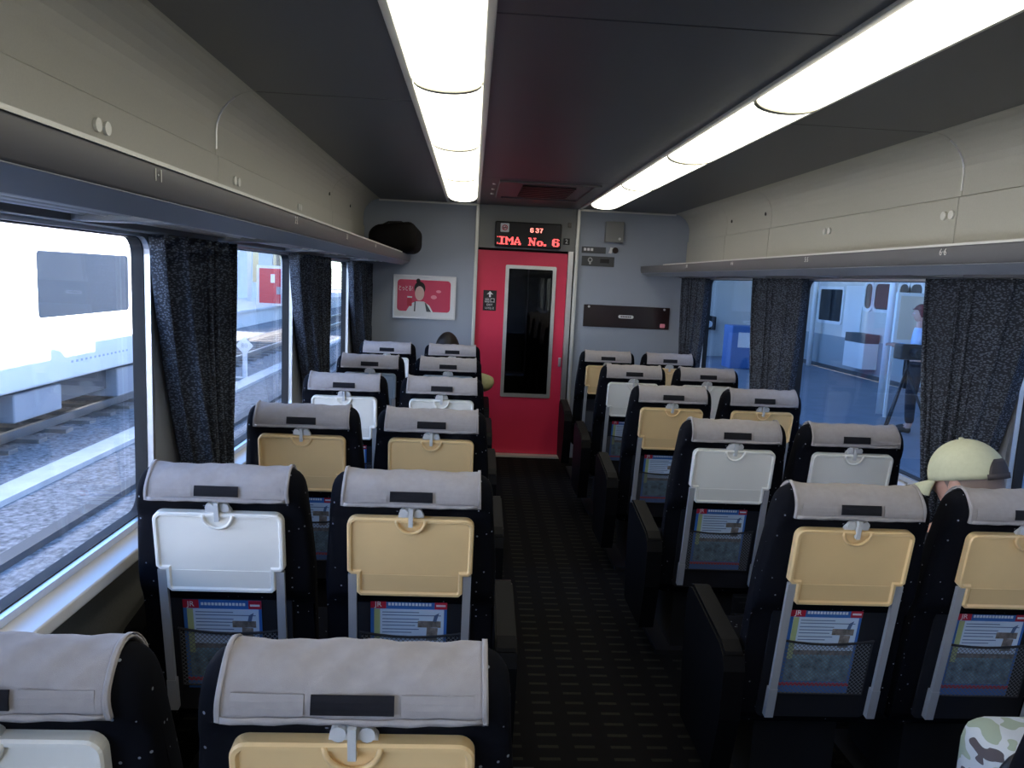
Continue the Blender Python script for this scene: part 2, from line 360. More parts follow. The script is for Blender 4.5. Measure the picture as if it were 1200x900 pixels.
# ------------------------------------------------------------------ end wall fittings
def led_bits(rows, x0, x1, z0, z1, b):
    nr, nc = len(rows), len(rows[0]); px, pz = (x1-x0)/nc, (z1-z0)/nr
    for i, r in enumerate(rows):
        for j, ch in enumerate(r):
            if ch == '1':
                x, z = x0+j*px, z1-(i+1)*pz
                b.box(x+px*.06, x+px*.94, -.0015, 0, z+pz*.06, z+pz*.94)
G = {'I': ["111111"]+["001100"]*6+["111111"],
 'M': ["110000011", "111000111", "111101111", "110111011", "110010011", "110000011", "110000011", "111000111"],
 'A': ["00011000", "00011000", "00111100", "00100100", "01100110", "01111110", "11000011", "11100111"],
 'N': ["11100111", "01100010", "01110010", "01111010", "01011110", "01001110", "01000110", "11100110"],
 'o': ["000000"]*3+["011110", "110011", "110011", "110011", "011110"], '.': ["000"]*6+["110", "110"],
 '6': ["011110", "110011", "110000", "111110", "110011", "110011", "110011", "011110"],
 '3': ["011110", "110011", "000011", "001110", "000011", "110011", "110011", "011110"],
 '7': ["111111", "000011", "000110", "000110", "001100", "001100", "001100", "001100"]}
D = tag(empty('information_display', (0, YE-.05, 0)), 'black LED display above the red door showing red letters and time', 'display')
box('housing', 'dark', -.285, .287, 0, .05, 1.842, 2.056, D, .012)
bb = B()
for ch, a, e2 in (('I', 225, 268), ('M', 273, 330), ('A', 333, 385), ('N', 438, 495), ('o', 500, 546), ('.', 550, 580), ('6', 612, 665)):
    f = lambda u: -.250+(u-225)/440*.522
    led_bits(G[ch], f(a), f(e2), 1.862, 1.928, bb)
led_bits(["1", "0", "0", "0", "0", "0", "1", "1"], -.265, -.258, 1.862, 1.928, bb)
o = bb.obj('red_letters', 'led', D); o.location.y = -.0005; tag(o, 'red glowing letters IMA No. 6')
bb = B()
for ch, a in (('6', .016), ('3', .062), ('7', .096)): led_bits(G[ch], a, a+.028, 1.972, 2.010, bb)
o = bb.obj('time_digits', 'ledw', D); tag(o, 'small bright time digits')
stk = B().prism(rrect(-.24, -.165, 1.966, 2.04, .008), -.002, 0).obj('sticker', 'postwhite', D)
bb = B(); frame_ring(bb, [(-.2025+.024*math.cos(k*.4189), 2.003+.024*math.sin(k*.4189)) for k in range(15)], [(-.2025+.017*math.cos(k*.4189), 2.003+.017*math.sin(k*.4189)) for k in range(15)], -.0035, -.002, 'y'); bb.obj('ring', 'pred', stk)
B().prism([(-.215, 1.988), (-.211, 1.984), (-.190, 2.018), (-.194, 2.022)], -.0036, -.002).obj('slash', 'pred', stk)
box('smoke_mark', 'greyplate', -.218, -.187, -.003, -.002, 1.998, 2.006, stk)
pl = tag(box('number_plate', 'dark', .31, .365, YE-.012, YE, 1.885, 1.94), 'small black plate with white number 2 beside display', 'sign')
text('digit', '2', .05, 'wink', (.3375, YE-.0135, 1.912), parent=pl)
tag(box('sensor', 'plate', .345, .372, YE-.02, YE, 2.035, 2.075), 'tiny dark brown sensor above the number plate', 'sensor')
ex = tag(box('exit_sign', 'dark', -.362, -.247, YE+.014, YE+.02, 1.288, 1.465), 'small black exit sign with white arrow on the red door', 'sign')
B().prism([(-.304, 1.457), (-.332, 1.428), (-.312, 1.432), (-.312, 1.405), (-.296, 1.405), (-.296, 1.432), (-.276, 1.428)], YE+.0125, YE+.014).obj('arrow', 'wink', ex)
text('characters', '出口', .046, 'wink', (-.304, YE+.013, 1.375), parent=ex)
text('letters', 'EXIT', .026, 'wink', (-.304, YE+.013, 1.338), parent=ex)
text('characters', '나가는곳', .022, 'wink', (-.304, YE+.013, 1.308), parent=ex)
# poster
po = tag(empty('poster', (0, YE-.012, 0)), 'framed red poster of a woman on the blue grey wall', 'poster')
X0, X1, Z0, Z1 = -1.14, -.602, 1.192, 1.565
bb = B(); frame_ring(bb, rrect(X0, X1, Z0, Z1, .006), rrect(X0+.012, X1-.012, Z0+.012, Z1-.012, .004), -.012, .012, 'y'); bb.obj('frame', 'silver', po)
box('paper', 'postwhite', X0+.01, X1-.01, 0, .010, Z0+.01, Z1-.01, po)
B().prism(rrect(X0+.035, X1-.045, Z0+.062, Z1-.04, .03), -.001, 0).obj('red_panel', 'postred', po)
text('characters', 'とっとる?', .052, 'wink', (X0+.105, -.002, Z0+.255), parent=po, xs=.55)
fx = X0+.215
def ell(cx, cz, rx, rz, n=20): return [(cx+rx*math.cos(2*math.pi*k/n), cz+rz*math.sin(2*math.pi*k/n)) for k in range(n)]
B().prism([(fx-.10, Z0+.062), (fx-.06, Z0+.13), (fx-.012, Z0+.15), (fx+.05, Z0+.15), (fx+.10, Z0+.115), (fx+.13, Z0+.062)], -.0018, -.001).obj('printed_shirt', 'postwhite', po)
B().prism([(fx+.075, Z0+.062), (fx+.058, Z0+.14), (fx+.07, Z0+.135), (fx+.115, Z0+.062)], -.0022, -.0018).obj('printed_strap', 'greyplate', po)
B().prism([(fx-.034, Z0+.062), (fx-.03, Z0+.15), (fx-.02, Z0+.15), (fx-.022, Z0+.062)], -.0022, -.0018).obj('printed_strap', 'greyplate', po)
B().prism(ell(fx+.012, Z0+.262, .048, .058), -.0021, -.001).obj('printed_hair', 'hair', po)
B().prism(ell(fx-.002, Z0+.325, .018, .02), -.0021, -.001).obj('printed_bun', 'hair', po)
B().prism(ell(fx+.012, Z0+.218, .040, .062), -.0027, -.0021).obj('printed_face', mat('poster_skin', (.75, .50, .45), .5), po)
B().prism(rrect(fx-.093, fx-.052, Z0+.105, Z0+.175, .008), -.002, -.001).obj('printed_bottle', 'pred', po)
box('printed_label', 'postwhite', fx-.093, fx-.052, -.0022, -.001, Z0+.178, Z0+.19, po)
B().prism(ell(fx+.135, Z0+.19, .026, .017), -.002, -.001).obj('printed_drop', 'pink', po)
B().prism(ell(fx+.175, Z0+.24, .022, .012), -.002, -.001).obj('printed_drop', 'pink', po)
# nameplate
nb = tag(box('nameplate_board', 'plate', .522, 1.285, YE-.02, YE, 1.19, 1.382, None, .004), 'long dark brown board with small white nameplate on end wall', 'board')
o = B().prism(rrect(.83, .965, 1.274, 1.302, .013), YE-.023, YE-.02).obj('name_label', 'wink', nb); [box('print_mark', 'plate', .851+k*.016, .862+k*.016, YE-.0238, YE-.023, 1.282, 1.294, o) for k in range(6)]
for x in (.565, 1.235):
    bb = B(); disc(bb, (x, 1.365), .010, 10, YE-.026, YE-.02); bb.obj('screw', 'silver', nb)
B().prism(rrect(1.205, 1.25, 1.205, 1.24, .008), YE-.0215, YE-.02).obj('sticker', 'pink', nb)
# boxes on right part
wb = tag(box('equipment_box', 'endtop', .665, .825, YE-.06, YE, 1.925, 2.10, None, .006), 'grey equipment box high on the end wall right of door', 'box')
bb = B(); disc(bb, (.79, 1.955), .012, 10, YE-.064, YE-.06); bb.obj('lock', 'silver', wb)
g1 = tag(box('instruction_plate', 'greyplate', .475, .685, YE-.008, YE, 1.825, 1.88), 'upper dark grey label plate with white characters beside door', 'sign'); [box('print_mark', 'wink', .492+k*.03, .514+k*.03, YE-.0095, YE-.008, 1.845, 1.868, g1) for k in range(3)]
g2 = tag(box('instruction_plate', 'greyplate', .48, .765, YE-.008, YE, 1.715, 1.80), 'lower dark grey label plate with round pictogram beside door', 'sign')
bb = B(); frame_ring(bb, ell(.553, 1.768, .021, .021), ell(.553, 1.768, .012, .012), YE-.010, YE-.008, 'y'); bb.obj('pictogram', 'strut', g2); box('pictogram', 'strut', .545, .561, YE-.010, YE-.008, 1.73, 1.75, g2); box('panel', 'dark', .64, .72, YE-.010, YE-.008, 1.745, 1.78, g2)
kb = tag(empty('emergency_knob', (.765, YE, 1.858)), 'brown round knob with white tag under the equipment box', 'knob')
bb = B(); disc(bb, (0, 0), .026, 16, -.03, 0); bb.obj('knob', 'plate', kb, bevel=.004)
B().prism([(-.055, -.025), (-.03, -.028), (-.015, .02), (-.04, .024)], -.012, -.006).obj('tag', 'wink', kb)

# ------------------------------------------------------------------ ceiling lights
for s, side in ((-1, 'left'), (1, 'right')):
    L = tag(empty('ceiling_light', (s*.5625, 0, 2.2)), 'long glowing strip of convex white light covers, %s of the aisle' % side, 'light', 'ceiling light strips')
    ends = [-8.76+1.131*k for k in range(13)]+[6.12]
    for k in range(len(ends)-1):
        ya, yb = ends[k]+.008, ends[k+1]-.008
        rows = []
        N = 12
        ysn = [ya+(yb-ya)*t for t in (0, .01, .03, .06, .5, .94, .97, .99, 1)]
        for y in ysn:
            dd = min(y-ya, yb-y); last = (False)
            e2 = min(1, .80+.20*math.sqrt(max(0, 1-(1-min(1, dd/.05))**2)))
            wf = 1.0
            if k == len(ends)-2:
                q = min(1, (yb-y)/.07); wf = .55+.45*math.sqrt(max(0, 1-(1-q)**2))
            row = []
            for j in range(N+1):
                a = math.pi*j/N; row.append((-.112*wf*math.cos(a), y, -.008-.040*e2*math.sin(a)**.8))
            rows.append(row)
        bb = B(); V = bb.grid(rows); bb.b.faces.new(V[0]); bb.b.faces.new(V[-1][::-1])
        bb.obj('diffuser', 'lamp', L, smooth=True)
        if k < len(ends)-2:
            row = [(-.113*math.cos(math.pi*j/N), 0, -.008-.041*math.sin(math.pi*j/N)**.8) for j in range(N+1)]
            B().prism([(p[0], p[2]) for p in row], yb-.006, yb+.022).obj('joint_rib', 'lampedge', L)
    for x in (-.126, .126): box('trim_strip', 'silver2', x-.012, x+.012, -8.6, 6.5, -.016, 0, L, .003)

# ------------------------------------------------------------------ luggage racks
for s, side in ((-1, 'left'), (1, 'right')):
    K = tag(empty('luggage_rack', (s*1.0, 0, 1.66)), 'long grey overhead luggage rack with tubes and bright edge, %s side' % side, 'luggage rack')
    f = lambda x, z: (-s*x*-1, z)
    P = lambda q: [(s*x, z) for x, z in q]        # x measured outward from lip
    y0, y1 = YB, YE-.005
    B().prism(P([(0, .040), (0, .072), (.022, .074), (.022, .012), (.008, .016)]), y0, y1).obj('front_rail', 'rack', K, bevel=.004)
    B().prism(P([(.008, .014), (.075, -.014), (.085, -.010), (.085, .004), (.022, .020)]), y0, y1).obj('lower_rail', 'rackskylit', K, bevel=.003)
    B().prism(P([(-.003, .070), (-.003, .077), (.024, .079), (.024, .072)]), y0, YE-.8).obj('bright_edge', 'silver2', K)
    for xo in (.125, .175, .225, .275, .325): B().tube([(s*xo, y0, .012), (s*xo, y1, .012)], .010, 8).obj('tube', 'silver', K, smooth=True)
    B().prism(P([(.35, -.012), (.42, -.012), (.42, .03), (.35, .03)]), y0, y1).obj('wall_rail', 'rack', K, bevel=.004)
    for y in (-8.0, -7.0, -6.1, -5.1, -4.1, -3.2, -2.2, -1.2, -.2, .8, 1.78, 2.75, 3.7, 4.65, 5.6, 6.45):
        B().prism(P([(.06, -.006), (.37, -.010), (.37, .026), (.06, .022)]), y-.03, y+.03).obj('bracket', 'rackskylit', K, bevel=.004)
    for y, t in (((1.353, '1·1'), (2.368, '2·2'), (3.3, '3·3'), (4.25, '4·4')) if s < 0 else ((2.304, '6·6'), (3.274, '5·5'), (4.236, '4·4'), (5.146, '3·3'))):
        text('seat_number', t, .030, 'silver2', (-s*.0012, y, .052), (math.pi/2, 0, R(90 if s < 0 else -90)), K)

# ------------------------------------------------------------------ curtains
def curtain(s, top, bot, label):
    ya, yb = top; yc, yd = bot
    rows = []; nv, nu = 26, 110; npl = 6
    rnd = [random.uniform(-.3, .3) for _ in range(npl+2)]
    for i in range(nv+1):
        t = i/nv; z = 1.645-t*.92; row = []
        e = t**1.3
        y0, y1 = ya+(yc-ya)*e, yb+(yd-yb)*e
        for j in range(nu+1):
            u = j/nu; ph = u*npl
            k = int(ph); w = ph+.25*math.sin(2*math.pi*u*2+rnd[k])*.5
            amp = .044+.006*math.sin(3*u*math.pi+1)
            row.append((s*(1.350+amp*math.sin(2*math.pi*w)+.006*math.sin(11*u+3*t)), y0+(y1-y0)*u+.008*math.sin(4*math.pi*w), z))
        rows.append(row)
    b = B(); b.grid(rows)
    c = tag(empty('curtain', (0, 0, 0)), label, 'curtain', 'window curtains')
    b.obj('cloth', 'curtain', c, smooth=True, solid=.003)
    for k in range(npl):
        y = ya+(yb-ya)*(k+.5)/npl
        box('hook', 'latch', s*1.362-.004, s*1.362+.004, y-.004, y+.004, 1.640, 1.648, c)
curtain(-1, (2.26, 2.80), (2.56, 2.75), 'dark flecked curtain between nearest and second left window, beside the white train view')
curtain(-1, (3.94, 4.62), (4.42, 4.60), 'dark flecked curtain between second and third left windows')
curtain(-1, (5.78, 6.5), (6.25, 6.5), 'dark flecked curtain at the far left corner by the end wall')
curtain(1, (2.34, 2.89), (2.58, 2.74), 'big grey flecked curtain on the right, behind the khaki cap')
curtain(1, (4.10, 4.73), (4.20, 4.58), 'grey flecked pleated curtain between second and third right windows')
curtain(1, (5.86, 6.36), (6.0, 6.26), 'narrow grey curtain at the far right corner by the end wall')

# ------------------------------------------------------------------ seats
TILT = .15; SY, SZ = -.04, 1.045      # recline, and where the crest sits over the row line
def rear(w):
    def sm(a, b, x): t = min(1, max(0, (x-a)/(b-a))); return t*t*(3-2*t)
    return .014*(1-sm(-.10, -.07, w))+.040*(1-sm(-.40, -.32, w))
TT, CR = .11, .06
prof = [(rear(w), w) for w in [-.74+(.74-CR)*k/34 for k in range(35)]]
tt = TT
for k in range(1, 10):
    a = math.pi*k/10; prof.append((tt/2-tt/2*math.cos(a), -CR+CR*math.sin(a)))
NR = len(prof)
prof += [(tt+.045*min(1, k/14), -CR-(.74-CR)*k/16) for k in range(17)]
def surf(w): return rear(w) if w < -CR else tt/2-tt/2*math.sqrt(max(0, 1-((w+CR)/CR)**2))
def seat_pt(xh, p, off=0., n=None):
    v, w = p
    e = max(.03, (1-min(1, abs(xh))**8)**.25)
    tm = .05
    v2 = tm+(v-tm)*e
    q = max(0, (abs(xh)-.82)/.18); drop = .05*(1-math.sqrt(max(0, 1-q*q)))
    g = min(1, max(0, (w+.22)/.17)); g = g*g*(3-2*g)
    hw = .209+.018*min(1, max(0, -w/.28))
    return Vector((xh*hw, v2, w-drop*g))
def part_xf(o):
    o.location = (0, SY, SZ); o.rotation_euler = (TILT, 0, 0); return o
b = B(); xs = [-1, -.99, -.97, -.94, -.9, -.85, -.78, -.68, -.5, -.25, 0, .25, .5, .68, .78, .85, .9, .94, .97, .99, 1]
V = b.grid([[seat_pt(x, p) for p in prof] for x in xs], True)
b.b.faces.new(V[0]); b.b.faces.new(V[-1][::-1])
me_back = b.obj('backrest', 'seat', smooth=True).data
# cover
pc = [p for p in prof[:NR] if p[1] > -.12]; i0 = 0
cp = [(surf(w), w) for w in (-.066, -.062, -.057, -.050, -.042, -.034, -.026, -.018, -.011, -.005)]+[(tt/2-tt/2*math.cos(R(a)), -CR+CR*math.sin(R(a))) for a in range(78, 181, 12)]+[(tt+.006, -.12), (tt+.012, -.2), (tt+.018, -.28)]
def cov(nx, ox, x0=-.838, x1=.838, cp=cp):
    rows = []
    for i in range(nx+1):
        xh = x0+(x1-x0)*i/nx; row = []
        for k, p in enumerate(cp):
            a, c2 = cp[max(0, k-1)], cp[min(len(cp)-1, k+1)]
            t = Vector((0, c2[0]-a[0], c2[1]-a[1])); nrm = Vector((0, -t.z, t.y)).normalized()
            o2 = ox+.0016*math.sin(7*xh+.6*k)+.0012*math.sin(23*xh-k)
            if i in (0, 1, nx-1, nx) or k < 2: o2 += .0012
            row.append(seat_pt(xh, p)+nrm*o2)
        rows.append(row)
    return rows
b = B(); b.grid(cov(28, .006)); me_cover = b.obj('c', 'cover', smooth=True)
me_cover = me_cover.data
ME_HEM = []
for xa, xb in ((-.836, -.80), (.80, .836)):
    b = B(); b.grid(cov(3, .0095, xa, xb)); ME_HEM.append(b.obj('h', 'cover', smooth=True).data)
b = B(); b.grid(cov(24, .0098, -.80, .80, cp[:3])); ME_HEM.append(b.obj('h', 'cover', smooth=True).data)
# clean temp objects
def strip(name): 
    for o in [o for o in bpy.data.objects if o.name.startswith(name)]: bpy.data.objects.remove(o)
strip('backrest'); strip('c')if False else None
for o in list(bpy.data.objects):
    if o.data in (me_back, me_cover, *ME_HEM): bpy.data.objects.remove(o)
def keep(o):
    me = o.data; bpy.data.objects.remove(o); return me
def tray_outline(w, h, r, nx, nz):
    pts = []
    for cx, a0 in ((w/2-r, 0), (-(w/2-r), 90)):
        for k in range(7):
            a = R(a0+90*k/6); pts.append((cx+r*math.cos(a), -r+r*math.sin(a)))
    q = .010
    pts += [(-w/2, -(h-nz)+q), (-w/2+q, -(h-nz)), (-w/2+nx, -(h-nz)), (-w/2+nx, -h+q), (-w/2+nx+q, -h), (w/2-nx-q, -h), (w/2-nx, -h+q), (w/2-nx, -(h-nz)), (w/2-q, -(h-nz)), (w/2, -(h-nz)+q)]
    return pts
TW, TH, TZ = .325, .226, -.098
def make_tray(m):
    b = bmesh.new(); o0 = tray_outline(TW, TH, .024, .024, .062)
    ring = lambda poly, v: [b.verts.new((p[0], v, p[1]+TZ)) for p in poly]
    def inset(poly, d):
        n = len(poly); out = []
        for i in range(n):
            p0, p1, p2 = [Vector(poly[j % n]) for j in (i-1, i, i+1)]
            e1, e2 = (p1-p0).normalized(), (p2-p1).normalized()
            n1, n2 = Vector((-e1.y, e1.x)), Vector((-e2.y, e2.x))
            nn = (n1+n2); nn = nn/max(.6, nn.length_squared/2) if nn.length > 1e-6 else n1
            out.append((p1.x+nn.x*d, p1.y+nn.y*d))
        return out
    rings = [ring(o0, .012), ring(o0, -.006), ring(inset(o0, .003), -.010), ring(inset(o0, .009), -.010), ring(inset(o0, .0125), -.004)]
    n = len(o0)
    for A, C in zip(rings, rings[1:]):
        for i in range(n): b.faces.new((A[i], A[(i+1) % n], C[(i+1) % n], C[i]))
    b.faces.new(rings[-1]); b.faces.new(rings[0][::-1])
    bmesh.ops.recalc_face_normals(b, faces=b.faces)
    me = bpy.data.meshes.new('tray'); b.to_mesh(me); b.free(); me.materials.append(M[m]); return me
ME_TRAY = {k: make_tray(k) for k in ('tan', 'white', 'blue')}
ME_BAND = {}
for k in ME_TRAY:
    ME_BAND[k] = keep(box('band', k+'b', -TW/2+.038, TW/2-.038, -.0056, -.003, TZ-TH+.014, TZ-TH+.062))
ME_LOOP = {}
for k in ME_TRAY:
    b = B(); b.tube([(.037*math.cos(R(a)), -.009, TZ-.004+.037*math.sin(R(a))) for a in range(180, 361, 15)], .0045, 6)
    ME_LOOP[k] = keep(b.obj('loop', k, smooth=True))
b = B(); disc(b, (0, TZ), .033, 24, .000, .011); me_latch = keep(b.obj('latch', 'latch', bevel=.0))
me_knob = keep(B().box(-.0055, .0055, -.016, -.004, TZ-.020, TZ+.030).obj('knob', 'latch'))
me_clip = keep(B().prism(ell(0, TZ+.015, .011, .012, 12), -.008, .002).obj('clip', 'latch'))
me_strut = keep(B().box(-.0105, .0105, -.006, .006, -.66, -.262).box(-.012, .012, -.007, .012, -.695, -.60).obj('strut', 'strut'))
b = B(); b.prism(rrect(-.165, .165, -.735, -.345, .02), .047, .06); me_shell = keep(b.obj('shell', 'shell'))
def net_y(x, w): return .006-.006*math.cos(x/.14*1.57)
b = B()
zt, zb2, hx, ny = -.475, -.645, .135, .036
def strip2(p, q):
    p, q = Vector(p), Vector(q); d = (q-p).normalized(); n = Vector((d.z, 0, -d.x))*.0009
    vs_ = [b.b.verts.new(v) for v in (p-n, p+n, q+n, q-n)]; b.b.faces.new(vs_)
step = .0125; k = -30
while k < 60:
    for sg in (1, -1):
        # line x = sg*(w - zb2) + c
        c0 = -hx-.2+k*step
        pts = []
        for w in (zb2, zt):
            pts.append((sg*(w-zb2)+(c0 if sg > 0 else -c0), w))
        (xa, wa), (xb, wb) = pts
        def clip(xa, wa, xb, wb):
            if xa == xb: return None
            t0, t1 = 0, 1
            for lim, sgn in ((-hx, 1), (hx, -1)):
                fa, fb = sgn*(xa-lim), sgn*(xb-lim)
                if fa < 0 and fb < 0: return None
                if fa < 0: t0 = max(t0, fa/(fa-fb))
                if fb < 0: t1 = min(t1, fa/(fa-fb))
            return None if t0 >= t1 else (xa+(xb-xa)*t0, wa+(wb-wa)*t0, xa+(xb-xa)*t1, wa+(wb-wa)*t1)
        r2 = clip(xa, wa, xb, wb)
        if r2: strip2((r2[0], ny, r2[1]), (r2[2], ny, r2[3]))
    k += 1
me_net = keep(b.obj('net', 'net'))
b = B(); b.tube([(hx*1.03*t, ny, zt-.004+.014*t*t) for t in (-1, -.8, -.6, -.3, 0, .3, .6, .8, 1)], .0035, 6); b.tube([(-hx, ny, zt+.012), (-hx, ny, zb2), (hx, ny, zb2), (hx, ny, zt+.012)], .003, 5); me_nethem = keep(b.obj('net_hem', 'netd'))
def off_patch(x0, x1, w0, w1, off, nx=8):
    rows = []
    for i in range(nx+1):
        x = x0+(x1-x0)*i/nx; rows.append([seat_pt(x/.2075, (surf(w), w))+Vector((0, -off, off*.5)) for w in (w0, (w0*2+w1)/3, (w0+2*w1)/3, w1)])
    b = B(); b.grid(rows); return b
me_patch = keep(off_patch(-.053, .053, -.056, -.030, .0105).obj('patch', 'patch'))
me_stitch = keep(off_patch(-.155, -.062, -.058, -.030, .0085).obj('stitched_panel', 'cover'))
me_stitch2 = keep(off_patch(.062, .155, -.058, -.030, .0085).obj('stitched_panel', 'cover'))
# cushion, pedestal, armrest
def roundbox_mesh(name, m, x0, x1, y0, y1, z0, z1, bev, seg=4):
    bm = bmesh.new(); bb = B(); bb.b.free(); bb.b = bm; bb.box(x0, x1, y0, y1, z0, z1)
    bmesh.ops.bevel(bm, geom=list(bm.edges), offset=bev, segments=seg, profile=.5, affect='EDGES')
    return keep(bb.obj(name, m, smooth=True))
me_cush = roundbox_mesh('cushion', 'seat', -.222, .222, .13, .60, .28, .43, .045)
me_ped = keep(B().box(-.13, .13, .2, .5, .02, .28).box(-.20, .20, .16, .54, 0, .02).obj('pedestal', 'dark'))
poly = [(.10, .15), (.40, .15), (.43, .35), (.43, .56), (.415, .595), (.38, .605), (.10, .560), (.06, .54), (.045, .50), (.05, .35)]
me_arm = keep(B().prism(poly, .236, .298, 'x').obj('armrest', 'arm'))
poly2 = [(.405, .600), (.38, .606), (.10, .561), (.06, .543), (.064, .552), (.10, .571), (.38, .616), (.41, .608)]
me_pad = keep(B().prism(poly2, .241, .293, 'x').obj('arm_pad', 'arm'))
me_lstruts = None
SEATS = {}
def seat(x, y, tray, aisle_sign, label, dz=0., dy=0., tilt=0., has_tray=True):
    t = tag(empty('train_seat', (x, y+dy, 0)), label, 'seat', 'reclining train seats')
    def P(name, me, parent=None, bevel=0, solid=0):
        o = link(name, me, None, parent or t, bevel=bevel, solid=solid)
        if parent is None: part_xf(o)
        o_z = 0
        return o
    o = P('backrest', me_back); o.location.z += dz
    c = P('headrest_cover', me_cover, solid=.003); c.location.z += dz
    P('velcro_patch', me_patch, c, solid=.002); P('stitched_panel', me_stitch, c, solid=.0015); P('stitched_panel', me_stitch2, c, solid=.0015)
    for hm in ME_HEM: P('hem', hm, c, solid=.0015)
    P('back_shell', me_shell)
    l = P('latch', me_latch); P('latch_knob', me_knob, l); l.location.z += dz
    for sx in (-.019, .019): P('latch_lobe', me_clip, l).location.x = sx
    tr = P('tray_table', ME_TRAY[tray]); P('tray_band', ME_BAND[tray], tr); P('latch_loop', ME_LOOP[tray], tr); tr.location.z += dz
    for sx in (-1, 1):
        s2 = P('strut', me_strut); s2.location.x = sx*.150
    n = P('net_pocket', me_net); P('net_hem', me_nethem, n)
    for nm, me in (('seat_cushion', me_cush), ('pedestal', me_ped)):
        link(nm, me, None, t)
    a = link('armrest', me_arm, None, t); link('arm_pad', me_pad, None, a)
    if aisle_sign > 0: a.location.x = 0
    else: a.location.x = -(.236+.298)
    return t
YL, YR = .9614, .9674
XLW, XLA, XRA, XRW = -1.076, -.590, .590, 1.066
LT = [('white', 'tan'), ('white', 'tan'), ('tan', 'tan'), ('white', 'white'), ('blue', 'blue'), ('white', 'white')]
RT = [None, ('tan', 'tan'), ('white', 'white'), ('tan', 'tan'), ('white', 'white'), ('tan', 'tan')]
ordn = ['nearest', 'second', 'third', 'fourth', 'fifth', 'farthest']
tn = {'white': 'white', 'tan': 'tan', 'blue': 'blue-grey'}
for i in range(6):
    for (x, c, sg, pos) in ((XLW, 0, -1, 'window'), (XLA, 1, 1, 'aisle')):
        SEATS['L', i, c] = seat(x, YL+.94*i, LT[i][c], sg, 'dark dotted seat with %s tray, %s row on the left, %s side' % (tn[LT[i][c]], ordn[i], pos))
for i in range(0, 6):
    for (x, c, sg, pos) in ((XRA, 0, -1, 'aisle'), (XRW, 1, 1, 'window')):
        if i == 0:
            if c == 0: SEATS['R', 0, 0] = seat(x+.055, YR, 'white', sg, 'dark dotted seat edge cut by the lower right corner of the photo')
            continue
        rn = ['', 'nearest full', 'second', 'third', 'fourth', 'farthest'][i]
        SEATS['R', i, c] = seat(x, YR+.94*i, RT[i][c], sg, 'dark dotted seat with %s tray, %s row on the right, %s side' % (tn[RT[i][c]], rn, pos))
# ------------------------------------------------------------------ leaflets in the net pockets
def leaflet(seat_o, dx, dw, label, proto=[None]):
    if proto[0] is None:
        t = empty('leaflet'); 
        box('sheet', 'pblue', -.104, .104, .010, .0112, -.615, -.335, t)
        box('page', 'pwhite', -.094, .096, .0094, .010, -.470, -.362, t)
        box('sea_photo', 'psea', -.094, .096, .0094, .010, -.575, -.485, t)
        box('shore_photo', 'pphoto', -.094, .096, .0094, .010, -.485, -.470, t)
        box('side_stripe', 'pgreen', -.094, -.078, .0090, .0094, -.500, -.362, t)
        a = box('corner_block', 'pred', -.104, -.062, .0090, .010, -.360, -.335, t); text('letters', 'JR', .022, 'wink', (-.083, .0088, -.348), parent=a)
        a = box('corner_block', 'pred', .070, .104, .0090, .010, -.360, -.335, t); box('mark', 'wink', .074, .10, .0086, .009, -.352, -.346, a)
        box('bottom_band', 'pred', -.104, .104, .0090, .010, -.590, -.580, t)
        b = B()
        for k in range(13): b.box(-.056+k*.0092, -.0495+k*.0092, .0090, .010, -.351, -.343)
        b.obj('heading', 'wink', t)
        b = B()
        for k, (w, l) in enumerate(((-.371, .10), (-.380, .16), (-.392, .10), (-.402, .10), (-.412, .09), (-.424, .10), (-.434, .08))): b.box(-.072, -.072+l, .0091, .0094, w-.002, w+.0005)
        b.obj('text_lines', 'ink', t)
        box('map_photo', 'pphoto', .025, .088, .0088, .0094, -.418, -.398, t)
        B().prism([(.048, -.46), (.078, -.458), (.08, -.42), (.05, -.418)], .0088, .0094).obj('map_photo', 'pphoto', t)
        B().prism([(.066, -.398), (.07, -.38), (.083, -.372), (.078, -.39), (.076, -.40)], .0088, .0094).obj('map_photo', 'ink', t)
        proto[0] = t; c = t
    else: c = copy_tree(proto[0])
    tag(c, label, 'leaflet', 'leaflets in seat pockets')
    p = seat_o.location
    c.location = (p.x+dx, p.y+SY, SZ); c.rotation_euler = (TILT, 0, 0)
    off = Matrix.Rotation(TILT, 3, 'X') @ Vector((0, .034, dw-.034)); c.location += off
for key, dx, dw, lb in ((('L', 1, 1), -.005, 0, 'blue and white leaflet in pocket under tan tray, second row left aisle seat'),
    (('L', 1, 0), -.02, -.012, 'blue leaflet in pocket under white tray, second row left window seat'),
    (('L', 2, 0), .0, 0, 'leaflet glimpsed in pocket of third row left window seat'), (('L', 3, 0), .0, 0, 'leaflet glimpsed in pocket of fourth row left window seat'),
    (('R', 1, 0), -.01, 0, 'blue leaflet in net pocket of nearest full right aisle seat, tan tray'), (('R', 1, 1), .0, 0, 'blue leaflet in net pocket of the right window seat beside the cap wearer'),
    (('R', 2, 0), .0, 0, 'blue leaflet in net pocket of second row right aisle seat, white tray'), (('R', 3, 0), .0, 0, 'blue leaflet in net pocket of third row right aisle seat'),
    (('R', 4, 0), .0, 0, 'blue leaflet in net pocket of fourth row right aisle seat')):
    leaflet(SEATS[key], dx, dw, lb)

